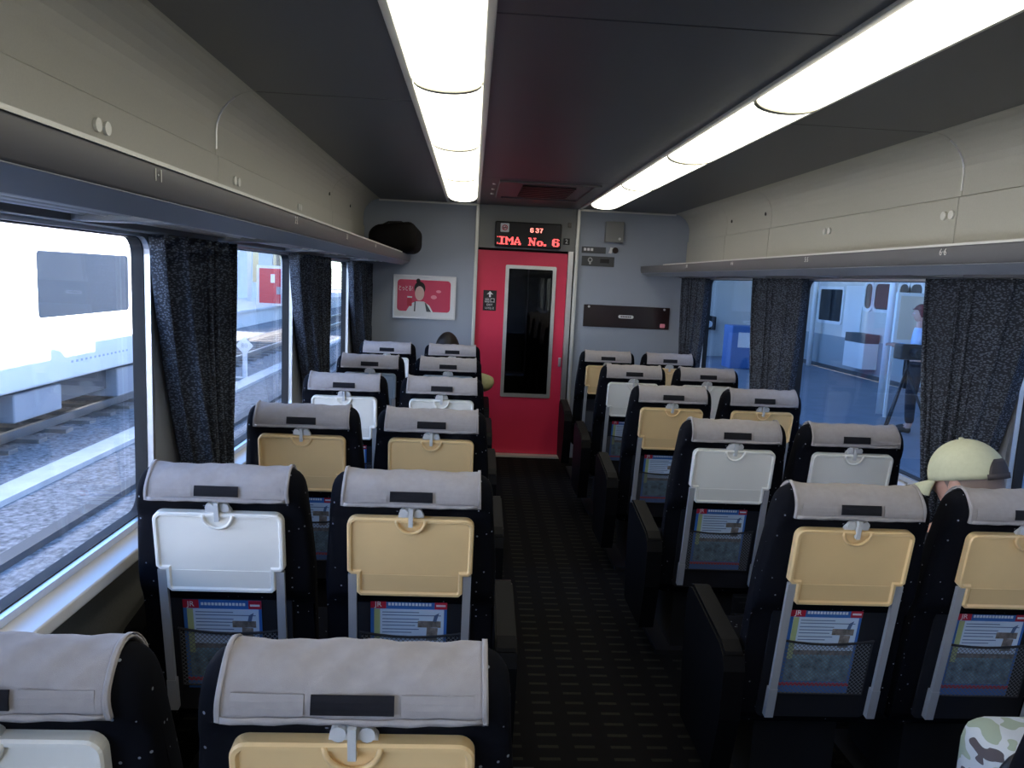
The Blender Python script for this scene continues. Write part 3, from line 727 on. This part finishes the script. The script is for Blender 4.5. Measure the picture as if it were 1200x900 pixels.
# ------------------------------------------------------------------ people
def skin_mesh(name, nodes, edges, root, sub=1):
    me = bpy.data.meshes.new(name+'_sk'); names = list(nodes)
    me.from_pydata([nodes[n][0] for n in names], [(names.index(a), names.index(c)) for a, c in edges], [])
    o = bpy.data.objects.new(name+'_sk', me); COL.objects.link(o)
    md = o.modifiers.new('skin', 'SKIN'); md.use_smooth_shade = True
    sv = me.skin_vertices[0].data
    for i, n in enumerate(names):
        r = nodes[n][1]; sv[i].radius = (r, r) if not isinstance(r, tuple) else r; sv[i].use_root = n == root
    s2 = o.modifiers.new('sub', 'SUBSURF'); s2.levels = s2.render_levels = sub
    bpy.context.view_layer.update()
    out = bpy.data.meshes.new_from_object(o.evaluated_get(bpy.context.evaluated_depsgraph_get()))
    bpy.data.objects.remove(o); out.name = name; return out
def lerp(a, b, t): return tuple(a[i]+(b[i]-a[i])*t for i in range(3))
def make_person(name, loc, rotz, label, J, head_c, head_rot, mats, hair='short', cap=False):
    # J: joints in local space (facing +y)
    t = tag(empty(name, loc, rotz), label, 'person')
    nodes = {}; edges = []
    def chain(parent, items):
        p = parent
        for n, co, r in items: nodes[n] = (co, r); edges.append((p, n)) if p else None; p = n
    chain(None, [('pelvis', J['pelvis'], (.14, .11)), ('belly', lerp(J['pelvis'], J['chest'], .5), (.135, .10)), ('chest', J['chest'], (.155, .10)), ('neckb', J['neck'], .055), ('skull', lerp(J['neck'], head_c, .6), .052)])
    for s, q in ((-1, 'l'), (1, 'r')):
        chain('chest', [('sh'+q, J['sh'+q], .058), ('el'+q, J['el'+q], .043), ('wr'+q, J['wr'+q], .029)])
        w, e = Vector(J['wr'+q]), Vector(J['el'+q]); d = (w-e).normalized()
        lat = Vector((0, 0, 1)).cross(d).normalized() if abs(d.z) < .9 else Vector((1, 0, 0))
        palm = w+d*.05; chain('wr'+q, [('pa'+q, tuple(palm), (.034, .018))])
        for f, (o2, ln) in enumerate(((-.026, .068), (-.009, .078), (.009, .072), (.026, .058))):
            b0 = palm+lat*o2+d*.03
            chain('pa'+q, [('f%d%s0' % (f, q), tuple(b0), .009), ('f%d%s1' % (f, q), tuple(b0+d*ln*.5+Vector((0, 0, -.006))), .0085), ('f%d%s2' % (f, q), tuple(b0+d*ln*.85+Vector((0, 0, -.028))), .0075)])
        th = palm-lat*s*.036-d*.01
        chain('pa'+q, [('t%s0' % q, tuple(th), .011), ('t%s1' % q, tuple(th-lat*s*.012+d*.03), .009), ('t%s2' % q, tuple(th-lat*s*.010+d*.052), .008)])
        chain('pelvis', [('hip'+q, J['hip'+q], .088), ('kn'+q, J['kn'+q], .062), ('an'+q, J['an'+q], .042), ('to'+q, J['to'+q], .038)])
    body = skin_mesh('body', nodes, edges, 'pelvis')
    # head sculpted from an ellipsoid, joined into the same mesh
    bm = bmesh.new(); bm.from_mesh(body); bpy.data.meshes.remove(body)
    HM = Matrix.Translation(head_c) @ head_rot.to_4x4()
    rows = []; nu, nv = 28, 20
    for i in range(nv+1):
        th = math.pi*i/nv; row = []
        for j in range(nu):
            ph = 2*math.pi*j/nu; x, y, z = math.sin(th)*math.cos(ph), math.sin(th)*math.sin(ph), math.cos(th)
            wx = .075*(1-.22*max(0, -z)**1.5); p = Vector((x*wx, y*.095*(1-.10*max(0, -z)), z*.115))
            if y > 0:
                p.y += .022*math.exp(-((x/.16)**2+((z+.14)/.13)**2))      # nose
                p.y += .006*math.exp(-((x/.5)**2+((z-.16)/.07)**2))       # brow
                p.y -= .010*math.exp(-(((abs(x)-.38)/.16)**2+((z-.02)/.09)**2))  # eye sockets
                p.y += .006*math.exp(-((x/.3)**2+((z+.48)/.07)**2))       # lips
                p.y += .010*math.exp(-((x/.35)**2+((z+.80)/.15)**2))      # chin
            row.append(HM @ p)
        rows.append(row)
    g = B(); g.b.free(); g.b = bm; g.grid(rows, True)
    for s in (-1, 1):
        g.sphere(HM @ Vector((s*.076, -.012, -.012)), (.010, .022, .034), 10, 8, head_rot)
    me = bpy.data.meshes.new('body'); bmesh.ops.remove_doubles(bm, verts=bm.verts, dist=1e-6); bmesh.ops.recalc_face_normals(bm, faces=bm.faces); bm.to_mesh(me); bm.free(); me.materials.append(M['skin'])
    bo = link('body', me, None, t, smooth=True)
    for s in (-1, 1):
        e = B().sphere(HM @ Vector((s*.029, .074, .004)), (.012, .012, .009), 10, 8, head_rot).obj('eye', 'eye', bo, smooth=True)
        B().sphere(HM @ Vector((s*.029, .0835, .004)), (.005, .004, .005), 8, 6, head_rot).obj('iris', 'hair', bo, smooth=True)
    # hair shell
    rows = []
    for i in range(13):
        th = math.pi*.62*i/12; row = []
        for j in range(28):
            ph = 2*math.pi*j/28; x, y, z = math.sin(th)*math.cos(ph), math.sin(th)*math.sin(ph), math.cos(th)
            if y > 0 and z < .45: z = .45+(z-.45)*max(0, 1-y*2.2); 
            rr = (.955 if cap else mats.get('hair_scale', 1.05)+.012*math.sin(9*ph)+.01*math.sin(5*ph+3*th))
            row.append(HM @ Vector((x*.086*rr, y*.104*rr-.004, z*.123*rr)))
        rows.append(row)
    b = B(); b.grid(rows, True); b.obj('hair', mats.get('hair', 'hair'), t, smooth=True, solid=.006)
    # clothes
    sh = {k: nodes[k] for k in ('belly', 'chest')}
    sn = {'pelvis': (J['pelvis'], (.150, .122)), 'belly': (nodes['belly'][0], (.148, .115)), 'chest': (J['chest'], (.168, .115)), 'neckb': (lerp(J['chest'], J['neck'], .85), (.075, .07))}
    se = [('pelvis', 'belly'), ('belly', 'chest'), ('chest', 'neckb')]
    for q in 'lr':
        sn['sh'+q] = (J['sh'+q], .072); sn['el'+q] = (J['el'+q], mats.get('elbow_r', .058)); sn['wr'+q] = (lerp(J['el'+q], J['wr'+q], .92), .042)
        se += [('chest', 'sh'+q), ('sh'+q, 'el'+q), ('el'+q, 'wr'+q)]
    link('shirt', skin_mesh('shirt', sn, se, 'pelvis', 2), mats['shirt'], t, smooth=True)
    sn = {'pelvis': (J['pelvis'], (.148, .118))}; se = []
    for q in 'lr':
        sn['hip'+q] = (J['hip'+q], .098); sn['kn'+q] = (J['kn'+q], .074); sn['an'+q] = (lerp(J['kn'+q], J['an'+q], .9), .060)
        se += [('pelvis', 'hip'+q), ('hip'+q, 'kn'+q), ('kn'+q, 'an'+q)]
    link('trousers', skin_mesh('trousers', sn, se, 'pelvis', 2), mats['trousers'], t, smooth=True)
    for q in 'lr':
        a, e = Vector(J['an'+q]), Vector(J['to'+q])
        link('shoe', skin_mesh('shoe', {'a': (tuple(a+Vector((0, -.03, -.04))), .045), 'b': (tuple(lerp(a, e, .5)), .046), 'c': (tuple(e+(e-a)*.15), .038)}, [('a', 'b'), ('b', 'c')], 'a', 2), 'shoe', t, smooth=True)
    if cap:
        rows = []
        for i in range(13):
            th = math.pi*.53*i/12; row = []
            for j in range(32):
                ph = 2*math.pi*j/32; x, y, z = math.sin(th)*math.cos(ph), math.sin(th)*math.sin(ph), math.cos(th)
                row.append(HM @ Vector((x*.090, y*.112-.004, .022+z*.110)))
            rows.append(row)
        b = B(); V = b.grid(rows, True)
        c = b.obj('cap', 'capm', t, smooth=True, solid=.004)
        rows = []
        for i in range(8):
            q = i/7; row = []
            for j in range(17):
                a = R(-62+124*j/16); rad = 1+q*.95*math.cos(a)**.8
                row.append(HM @ Vector((math.sin(a)*.088*(1+.06*q), math.cos(a)*.104*rad, .012-.010*q-.03*abs(math.sin(a))**2*q-.012*q*q)))
            rows.append(row)
        b = B(); b.grid(rows); b.obj('brim', 'capm', c, smooth=True, solid=.005)
        bb = B().sphere(HM @ Vector((0, -.004, .133)), (.008, .008, .004), 10, 6); bb.obj('cap_button', 'capm', c)
        rows = []
        for i in range(6):
            z = .012+.055*i/5; row = []
            for j in range(13):
                a = R(180-32+64*j/12); hw = math.sqrt(max(0, 1-(i/5)**2*.8)); a = R(180)+(a-R(180))*hw
                k = math.sqrt(max(0, 1-((z-.022)/.110)**2)) if z > .022 else 1
                row.append(HM @ Vector((math.sin(a)*.0925*k, math.cos(a)*.1145*k-.004, z)))
            rows.append(row)
        b = B(); b.grid(rows); b.obj('back_opening', 'capd', c, smooth=True, solid=.002)
        rows = [[HM @ Vector((math.sin(R(a))*.0945, math.cos(R(a))*.117-.004, z)) for a in range(145, 216, 7)] for z in (.008, .024)]
        b = B(); b.grid(rows); b.obj('back_strap', 'capd', c, smooth=True, solid=.002)
    return t
def seated(hc, neck, lean=0, elr=None, ell_=None, sh_z=.90):
    n = Vector(neck)
    J = dict(pelvis=(0, .30, .53), chest=(n.x*.6, n.y+.03, n.z-.17), neck=tuple(n))
    for s, q in ((-1, 'l'), (1, 'r')):
        J['sh'+q] = (n.x+s*.175, n.y+.02, n.z-.09)
        J['el'+q] = (s*.24, n.y+.08, .64); J['wr'+q] = (s*.13, n.y+.30, .60)
        J['hip'+q] = (s*.10, .34, .53); J['kn'+q] = (s*.13, .72, .53); J['an'+q] = (s*.13, .70, .11); J['to'+q] = (s*.135, .83, .06)
    if elr: J['elr'], J['wrr'] = elr
    return J
# man in the cap, right window seat of nearest full row: slumped, turned towards the aisle
hc = (0.0, .245, 1.02); hr = (Matrix.Rotation(R(24), 3, 'Z') @ Matrix.Rotation(R(-16), 3, 'X'))
make_person('person', (XRW, YR+.94, 0), 0, 'seated person in pale khaki cap, head turned towards the aisle', seated(hc, (0.02, .25, .88)), hc, hr, dict(shirt='shirt', trousers='trousers', hair='greyhair'), cap=True)
hc2 = (-.05, .34, .99); hr2 = Matrix.Rotation(R(-5), 3, 'X')
make_person('person', (XLA, YL+.94*5, 0), 0, 'dark-haired seated person by the red door, olive sleeve out in the aisle', seated(hc2, (-.04, .33, .86), elr=((.31, .23, .745), (.17, .48, .66))), hc2, hr2, dict(shirt='olive', trousers='trousers', elbow_r=.068, hair_scale=1.13))

# ------------------------------------------------------------------ loose things
bg_ = tag(empty('travel_bag', (-1.09, 6.22, 1.735)), 'black travel bag on the far end of left rack', 'bag')
bm = bmesh.new(); g = B(); g.b.free(); g.b = bm; g.box(-.19, .19, -.24, .24, 0, .23)
bmesh.ops.bevel(bm, geom=list(bm.edges), offset=.075, segments=5, profile=.5, affect='EDGES')
for v in bm.verts:
    v.co.z *= 1-.22*max(0, -v.co.x/.19)-.05*math.sin(9*v.co.y); v.co.x += .01*math.sin(14*v.co.y)
    v.co.z = max(0, v.co.z)
bo = g.obj('bag_body', 'bag', bg_, smooth=True)
B().tube([(-.12, -.10, .2), (-.05, -.12, .235), (.05, -.12, .24), (.12, -.10, .2)], .008, 8).obj('handle', 'dark', bg_, smooth=True)
B().tube([(-.15, .0, .20), (-.05, .0, .232), (.05, .0, .236), (.15, .0, .215)], .004, 6).obj('zip', 'greyplate', bg_, smooth=True)
cb = tag(empty('camouflage_bag', (.84, 1.42, .43)), 'camouflage pattern bag with black piping at the lower right corner', 'bag')
bm = bmesh.new(); g = B(); g.b.free(); g.b = bm; g.box(-.17, .17, -.06, .12, 0, .225)
bmesh.ops.bevel(bm, geom=list(bm.edges), offset=.06, segments=5, profile=.5, affect='EDGES')
g.obj('bag_body', 'camo', cb, smooth=True)
B().tube([(p[0], -.05, p[1]) for p in rrect(-.172, .172, .008, .227, .08, 6)]+[(.172, -.05, .147)], .010, 8).obj('piping', 'dark', cb, smooth=True)
B().tube([(-.06, .03, .22), (-.04, .03, .255), (.04, .03, .255), (.06, .03, .22)], .007, 8).obj('handle', 'dark', cb, smooth=True)

# ------------------------------------------------------------------ outside
O = dict(
    ballast=mat('ballast', (.22, .215, .21), .95, noise=.6, nscale=17, bump=1.0, bscale=26),
    concrete=mat('concrete', (.55, .55, .53), .9, noise=.1, nscale=4, bump=.2, bscale=30),
    trainw=mat('train_white', (.68, .68, .67), .35), under=mat('underframe', (.10, .10, .10), .7), underbox=mat('underframe_box', (.30, .31, .32), .6),
    dglass=mat('train_window', (.006, .010, .016), .08), rail=mat('steel_rail', (.55, .53, .50), .3, .9), sleeper=mat('sleeper', (.22, .20, .18), .9),
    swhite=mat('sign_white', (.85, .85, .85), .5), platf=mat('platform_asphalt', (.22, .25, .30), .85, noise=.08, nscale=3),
    yellow=mat('tactile_yellow', (.6, .45, .08), .8), wallw=mat('station_wall', (.70, .68, .64), .8, noise=.05, nscale=2), wains=mat('wainscot', (.36, .40, .42), .7),
    brownglass=mat('brown_window', (.09, .07, .06), .1), blueg=mat('blue_machine', (.06, .18, .45), .4), redv=mat('vending_red', (.55, .03, .05), .35),
    maroon=mat('maroon_cap', (.14, .04, .04), .8), roofm=mat('station_roof', (.25, .27, .30), .7), notice=mat('notice', (.75, .66, .55), .6))
M.update(O)
gz = -1.2
struct(box('ground', 'ballast', -45, 60, -40, 120, gz-.3, gz), 'grey stone track bed', 'ground')
tag(box('concrete_strip', 'concrete', -5.95, -5.58, -20, 60, gz, gz+.07), 'pale concrete trough line running beside the track', 'trough')
tag(box('cable_duct', 'under', -4.66, -4.50, -20, 60, gz, gz+.07), 'dark cable duct on the stones beside the coach', 'duct')  # low dark band running along the stones
for nm, xc in (('second', -7.9),):
    T = tag(empty('railway_track', (xc, 0, gz)), 'steel railway track beyond the concrete line', 'track')
    for sx in (-.70, .70): B().box(sx-.035, sx+.035, -20, 90, .16, .20).box(sx-.012, sx+.012, -20, 90, .05, .17).obj('rail', 'rail', T)
    sme = keep(box('sleeper', 'sleeper', -1.05, 1.05, -.11, .11, 0, .06))
    for k in range(60): o = link('sleeper', sme, None, T); o.location.y = 10+k*.75
# white train on the next track
W = tag(empty('white_train', (-7.9, 0, gz)), 'white railcar in sunlight on the next track', 'train')
wx = 1.40
poly = [(-wx, .95), (wx, .95), (wx, 3.05), (wx-.12, 3.45), (wx-.5, 3.72), (-wx+.5, 3.72), (-wx+.12, 3.45), (-wx, 3.05)]
B().prism(poly, 2.0, 19.2).obj('car_body', 'trainw', W, bevel=.05)
B().prism(poly, -22.0, 1.4).obj('car_body', 'trainw', W, bevel=.05)
for k in range(-6, 4):
    if k in (-1,): continue
    y = 2.85+k*4.0
    f = B(); frame_ring(f, rrect(y-.06, y+2.86, 1.86, 2.92, .10), rrect(y, y+2.8, 1.92, 2.86, .07), wx-.01, wx+.015, 'x'); o = f.obj('window', 'trainw', W)
    B().prism(rrect(y, y+2.8, 1.92, 2.86, .07), wx-.02, wx+.006, 'x').obj('pane', 'dglass', o)
box('underframe', 'under', -1.1, 1.1, 2.4, 18.8, .55, .95, W); box('underframe', 'under', -1.1, 1.1, -21.6, 1.0, .55, .95, W)
for y0_, y1_, z0_ in ((6.2, 9.9, .32), (13.4, 14.4, .4), (10.4, 11.6, .5)): box('equipment_box', 'underbox', .6, 1.3, y0_, y1_, z0_, .90, W, .03)
for y in (4.0, 6.1, 15.2, 17.3):
    for sx in (-.7, .7):
        bb = B(); disc(bb, (y, .60), .40, 28, sx-.06, sx+.06, 'x'); bb.obj('wheel', 'under', W)
for y in (5.05, 16.25): box('bogie_frame', 'under', .78, .95, y-1.6, y+1.6, .50, .72, W, .04)
b = B()
for k in range(14): b.box(wx, wx+.003, 11.7+k*.14, 11.76+k*.14, 1.20, 1.235)
b.obj('lettering', 'wains', W)
# diamond marker
S = tag(empty('track_marker', (-6.0, 18.8, gz)), 'white diamond marker on a post beside the rails', 'sign')
box('post', 'swhite', -.05, .05, -.03, .03, 0, .75, S)
B().prism([(0, .62), (.21, .85), (0, 1.08), (-.21, .85)], -.05, -.03).obj('diamond_plate', 'swhite', S); text('number', '80', .16, 'wains', (0, -.0515, .85), parent=S)
box('footing', 'concrete', -.28, .04, -.12, .12, 0, .06, S)
S2 = tag(empty('track_stub', (-6.05, 23.5, gz)), 'small pale post with round head farther along the line', 'post')
B().tube([(0, 0, 0), (0, 0, .75)], .06, 10).obj('post', 'concrete', S2); B().sphere((0, 0, .85), (.13, .10, .13), 12, 8).obj('head', 'concrete', S2, smooth=True)
# far platform, building and vending machine on the left
FP = tag(empty('far_platform', (-11, 0, gz)), 'pale concrete platform across the left tracks', 'platform')
box('platform_wall', 'wallw', -8, 0, 5, 80, 0, .70, FP); box('coping', 'wallw', -8, .12, 5, 80, .70, .80, FP)
FB = tag(empty('far_building', (-15.0, 0, -.4)), 'shaded pale building behind the far left platform', 'building')
box('wall', 'wallw', -4, 0, 10, 75, 0, 5.0, FB); box('roof', 'roofm', -4.5, 2.0, 9, 76, 5.0, 5.3, FB)
for k in range(9):
    o = box('window', 'wallw', 0, .05, 20+k*6-.08, 22.2+k*6+.08, .9, 3.2, FB); box('pane', 'dglass', .05, .06, 20+k*6, 22.2+k*6, 1.0, 3.1, o)
for k in range(6): box('column', 'wallw', 1.4, 1.65, 18+k*9, 18.25+k*9, 0, 5.0, FB)
VM = tag(empty('vending_machine', (-11.2, 41.0, -.4)), 'red vending machine with white surround on far platform', 'vending machine')
box('surround', 'swhite', -.75, .75, .05, .8, 0, 2.1, VM, .02); box('front', 'redv', -.60, .52, 0, .06, .12, 1.95, VM, .01); box('notice', 'swhite', .0, .22, -.01, .0, 1.2, 1.65, VM); box('notice', 'wains', .30, .52, -.01, 0, .6, 1.0, VM)
# next coach of our own train, casting its shadow on the track bed
NC = struct(empty('next_coach', (0, 8.6, 0)), 'next coach of the same train', 'coach')
B().prism([(-1.5, -.9), (1.5, -.9), (1.5, 2.2), (1.2, 2.4), (0, 2.55), (-1.2, 2.4), (-1.5, 2.2)], 0, 19).obj('coach_body', 'whitemetal', NC)
B().prism([(-1.5, -.9), (1.5, -.9), (1.5, 2.25), (1.2, 2.5), (0, 2.62), (-1.2, 2.5), (-1.5, 2.25)], -38, -18).obj('coach_body', 'whitemetal', NC)
box('roof_unit', 'whitemetal', -1.2, -.2, 3.5, 4.9, 2.35, 2.56, NC); box('roof_unit', 'whitemetal', -1.2, -.2, 5.15, 7.5, 2.35, 2.55, NC)
B().prism([(2.35, 2.3), (2.75, 2.3), (2.5, 2.5), (2.25, 2.56), (2.2, 2.5)], -1.2, -.9, 'x').obj('roof_fin', 'whitemetal', NC)
# right side: platform and station building
PF = tag(empty('station_platform', (1.75, 0, -.25)), 'blue shaded station platform outside the right windows', 'platform')
box('slab', 'platf', 0, 6.60, -20, 60, -.95, 0, PF); box('edge_strip', 'concrete', 0, .35, -20, 60, 0, .008, PF); box('tactile_strip', 'yellow', .8, 1.1, -20, 60, 0, .008, PF)
SB = tag(empty('station_building', (8.4, 0, -.25)), 'white station building with dark windows and grey wainscot', 'building')
box('wall', 'wallw', 0, 5, -20, 32, 0, 5.25, SB); box('shade_tower', 'wallw', 0, 6, 32, 70, 0, 13, SB)  # the tall block is unseen, added to shade the far left platform
box('wainscot', 'wains', -.03, 0, 2, 30, .10, .83, SB); box('plinth', 'under', -.04, 0, 2, 30, 0, .10, SB); box('cornice', 'wains', -.05, 0, -20, 31.9, 2.5, 2.62, SB)
def swin(y0, y1, z0, z1, m='brownglass', r=.12):
    f = B(); frame_ring(f, rrect(y0-.07, y1+.07, z0-.07, z1+.07, r+.05), rrect(y0, y1, z0, z1, r), -.03, .0, 'x'); o = f.obj('window', 'swhite', SB)
    B().prism(rrect(y0, y1, z0, z1, r), -.012, -.004, 'x').obj('pane', m, o)
swin(17.7, 18.85, 1.18, 1.95, 'dglass', .04)
for y0, y1 in ((16.36, 16.66), (15.45, 16.25), (14.97, 15.3), (14.5, 14.9), (13.3, 14.1), (12.2, 12.9)): swin(y0, y1, 1.55, 2.1)
box('door', 'swhite', -.02, 0, 16.75, 17.55, .1, 2.05, SB)  # white panel stands in for a sunlit patch of the wall
box('shutter_box', 'under', -.35, -.03, 15.85, 16.72, .80, 1.0, SB)
box('bench_panel', 'swhite', -.35, -.03, 15.85, 16.72, .24, .80, SB)
box('canopy', 'roofm', -5.1, 0, -20, 19, 3.55, 3.7, SB)  # unseen canopy with beams, added to keep sky light off the platform
for k in range(9): box('canopy_beam', 'under', -5.0, 0, -18+k*4, -17.8+k*4, 3.35, 3.55, SB)
for (x, y) in ((8.15, 18.65), (6.0, 11.35)):
    tag(B().tube([(x, y, -.25), (x, y, 3.3)], .06, 12).obj('platform_pole', 'swhite', smooth=True), 'white platform pole %s' % ('close to the station wall' if x > 7 else 'in front of the station windows'), 'pole', 'platform poles')
WG = tag(empty('wing_wall', (6.6, 20.3, -.25)), 'pale wing of the station seen through the farthest right window', 'building')
box('wall', 'wallw', -2.2, 1.75, 0, 3, 0, 4.2, WG); box('canopy', 'roofm', -2.0, 1.5, -1.0, 0, 2.6, 2.75, WG)
LB = tag(empty('lamp_unit', (5.4, 20.2, .85)), 'black unit with two round white lamps on the wing wall', 'lamp')
B().prism([(-.35, -.1), (.1, -.35), (.75, -.38), (.75, -.02), (.25, .05), (.05, .32), (-.35, .34)], -.12, .1).obj('housing', 'dark', LB, bevel=.02)
for x, z in ((-.15, -.22), (.55, -.22)):
    bb = B(); disc(bb, (x, z), .09, 16, -.15, -.10); bb.obj('lens', 'swhite', LB)
BM = tag(empty('blue_machine', (5.9, 17.2, -.25)), 'blue machine on the platform by the wing wall', 'machine')
box('cabinet', 'blueg', -.3, .5, 0, .6, 0, 1.0, BM, .02); box('panel', 'swhite', -.15, .35, -.01, 0, .5, .85, BM)
# person with tripod on the platform
def standing(hz):
    J = dict(pelvis=(0, 0, .95), chest=(0, 0, 1.27), neck=(0, 0, 1.46))
    for s, q in ((-1, 'l'), (1, 'r')):
        J['sh'+q] = (s*.18, 0, 1.38); J['el'+q] = (s*.24, .06, 1.14); J['wr'+q] = (s*.16, .26, 1.18); J['hip'+q] = (s*.10, 0, .90); J['kn'+q] = (s*.11, .02, .50); J['an'+q] = (s*.11, 0, .10); J['to'+q] = (s*.12, .14, .05)
    return J
make_person('person', (5.50, 9.72, -.25), R(60), 'standing person in light blue shirt and maroon hat on the platform', standing(0), (0, .01, 1.62), Matrix.Rotation(0, 3, 'X'), dict(shirt='lightblue', trousers='trousers', hair='maroon'))
TP = tag(empty('camera_tripod', (4.72, 8.62, -.25)), 'black camera tripod standing on the platform', 'tripod')
for k in range(3):
    a = R(90+120*k); B().tube([(0, 0, .98), (.42*math.cos(a), .42*math.sin(a), .012)], .016, 8).obj('leg', 'dark', TP, smooth=True)
B().tube([(0, 0, .75), (0, 0, 1.12)], .018, 8).obj('column', 'dark', TP, smooth=True); box('camera_body', 'dark', -.14, .14, -.09, .09, 1.10, 1.28, TP, .02)
bb = B(); disc(bb, (0, 1.19), .05, 14, -.22, -.09); bb.obj('lens', 'dark', TP)
NB = tag(empty('notice_board', (6.25, 11.0, -.25)), 'pale notice board in a frame on the platform', 'board')
for x in (-.35, .35): box('post', 'swhite', x-.02, x+.02, .02, .05, 0, 1.9, NB)
box('frame', 'swhite', -.38, .38, -.02, .02, 1.15, 1.9, NB, .01); box('paper', 'notice', -.33, .33, -.024, -.02, 1.2, 1.85, NB)
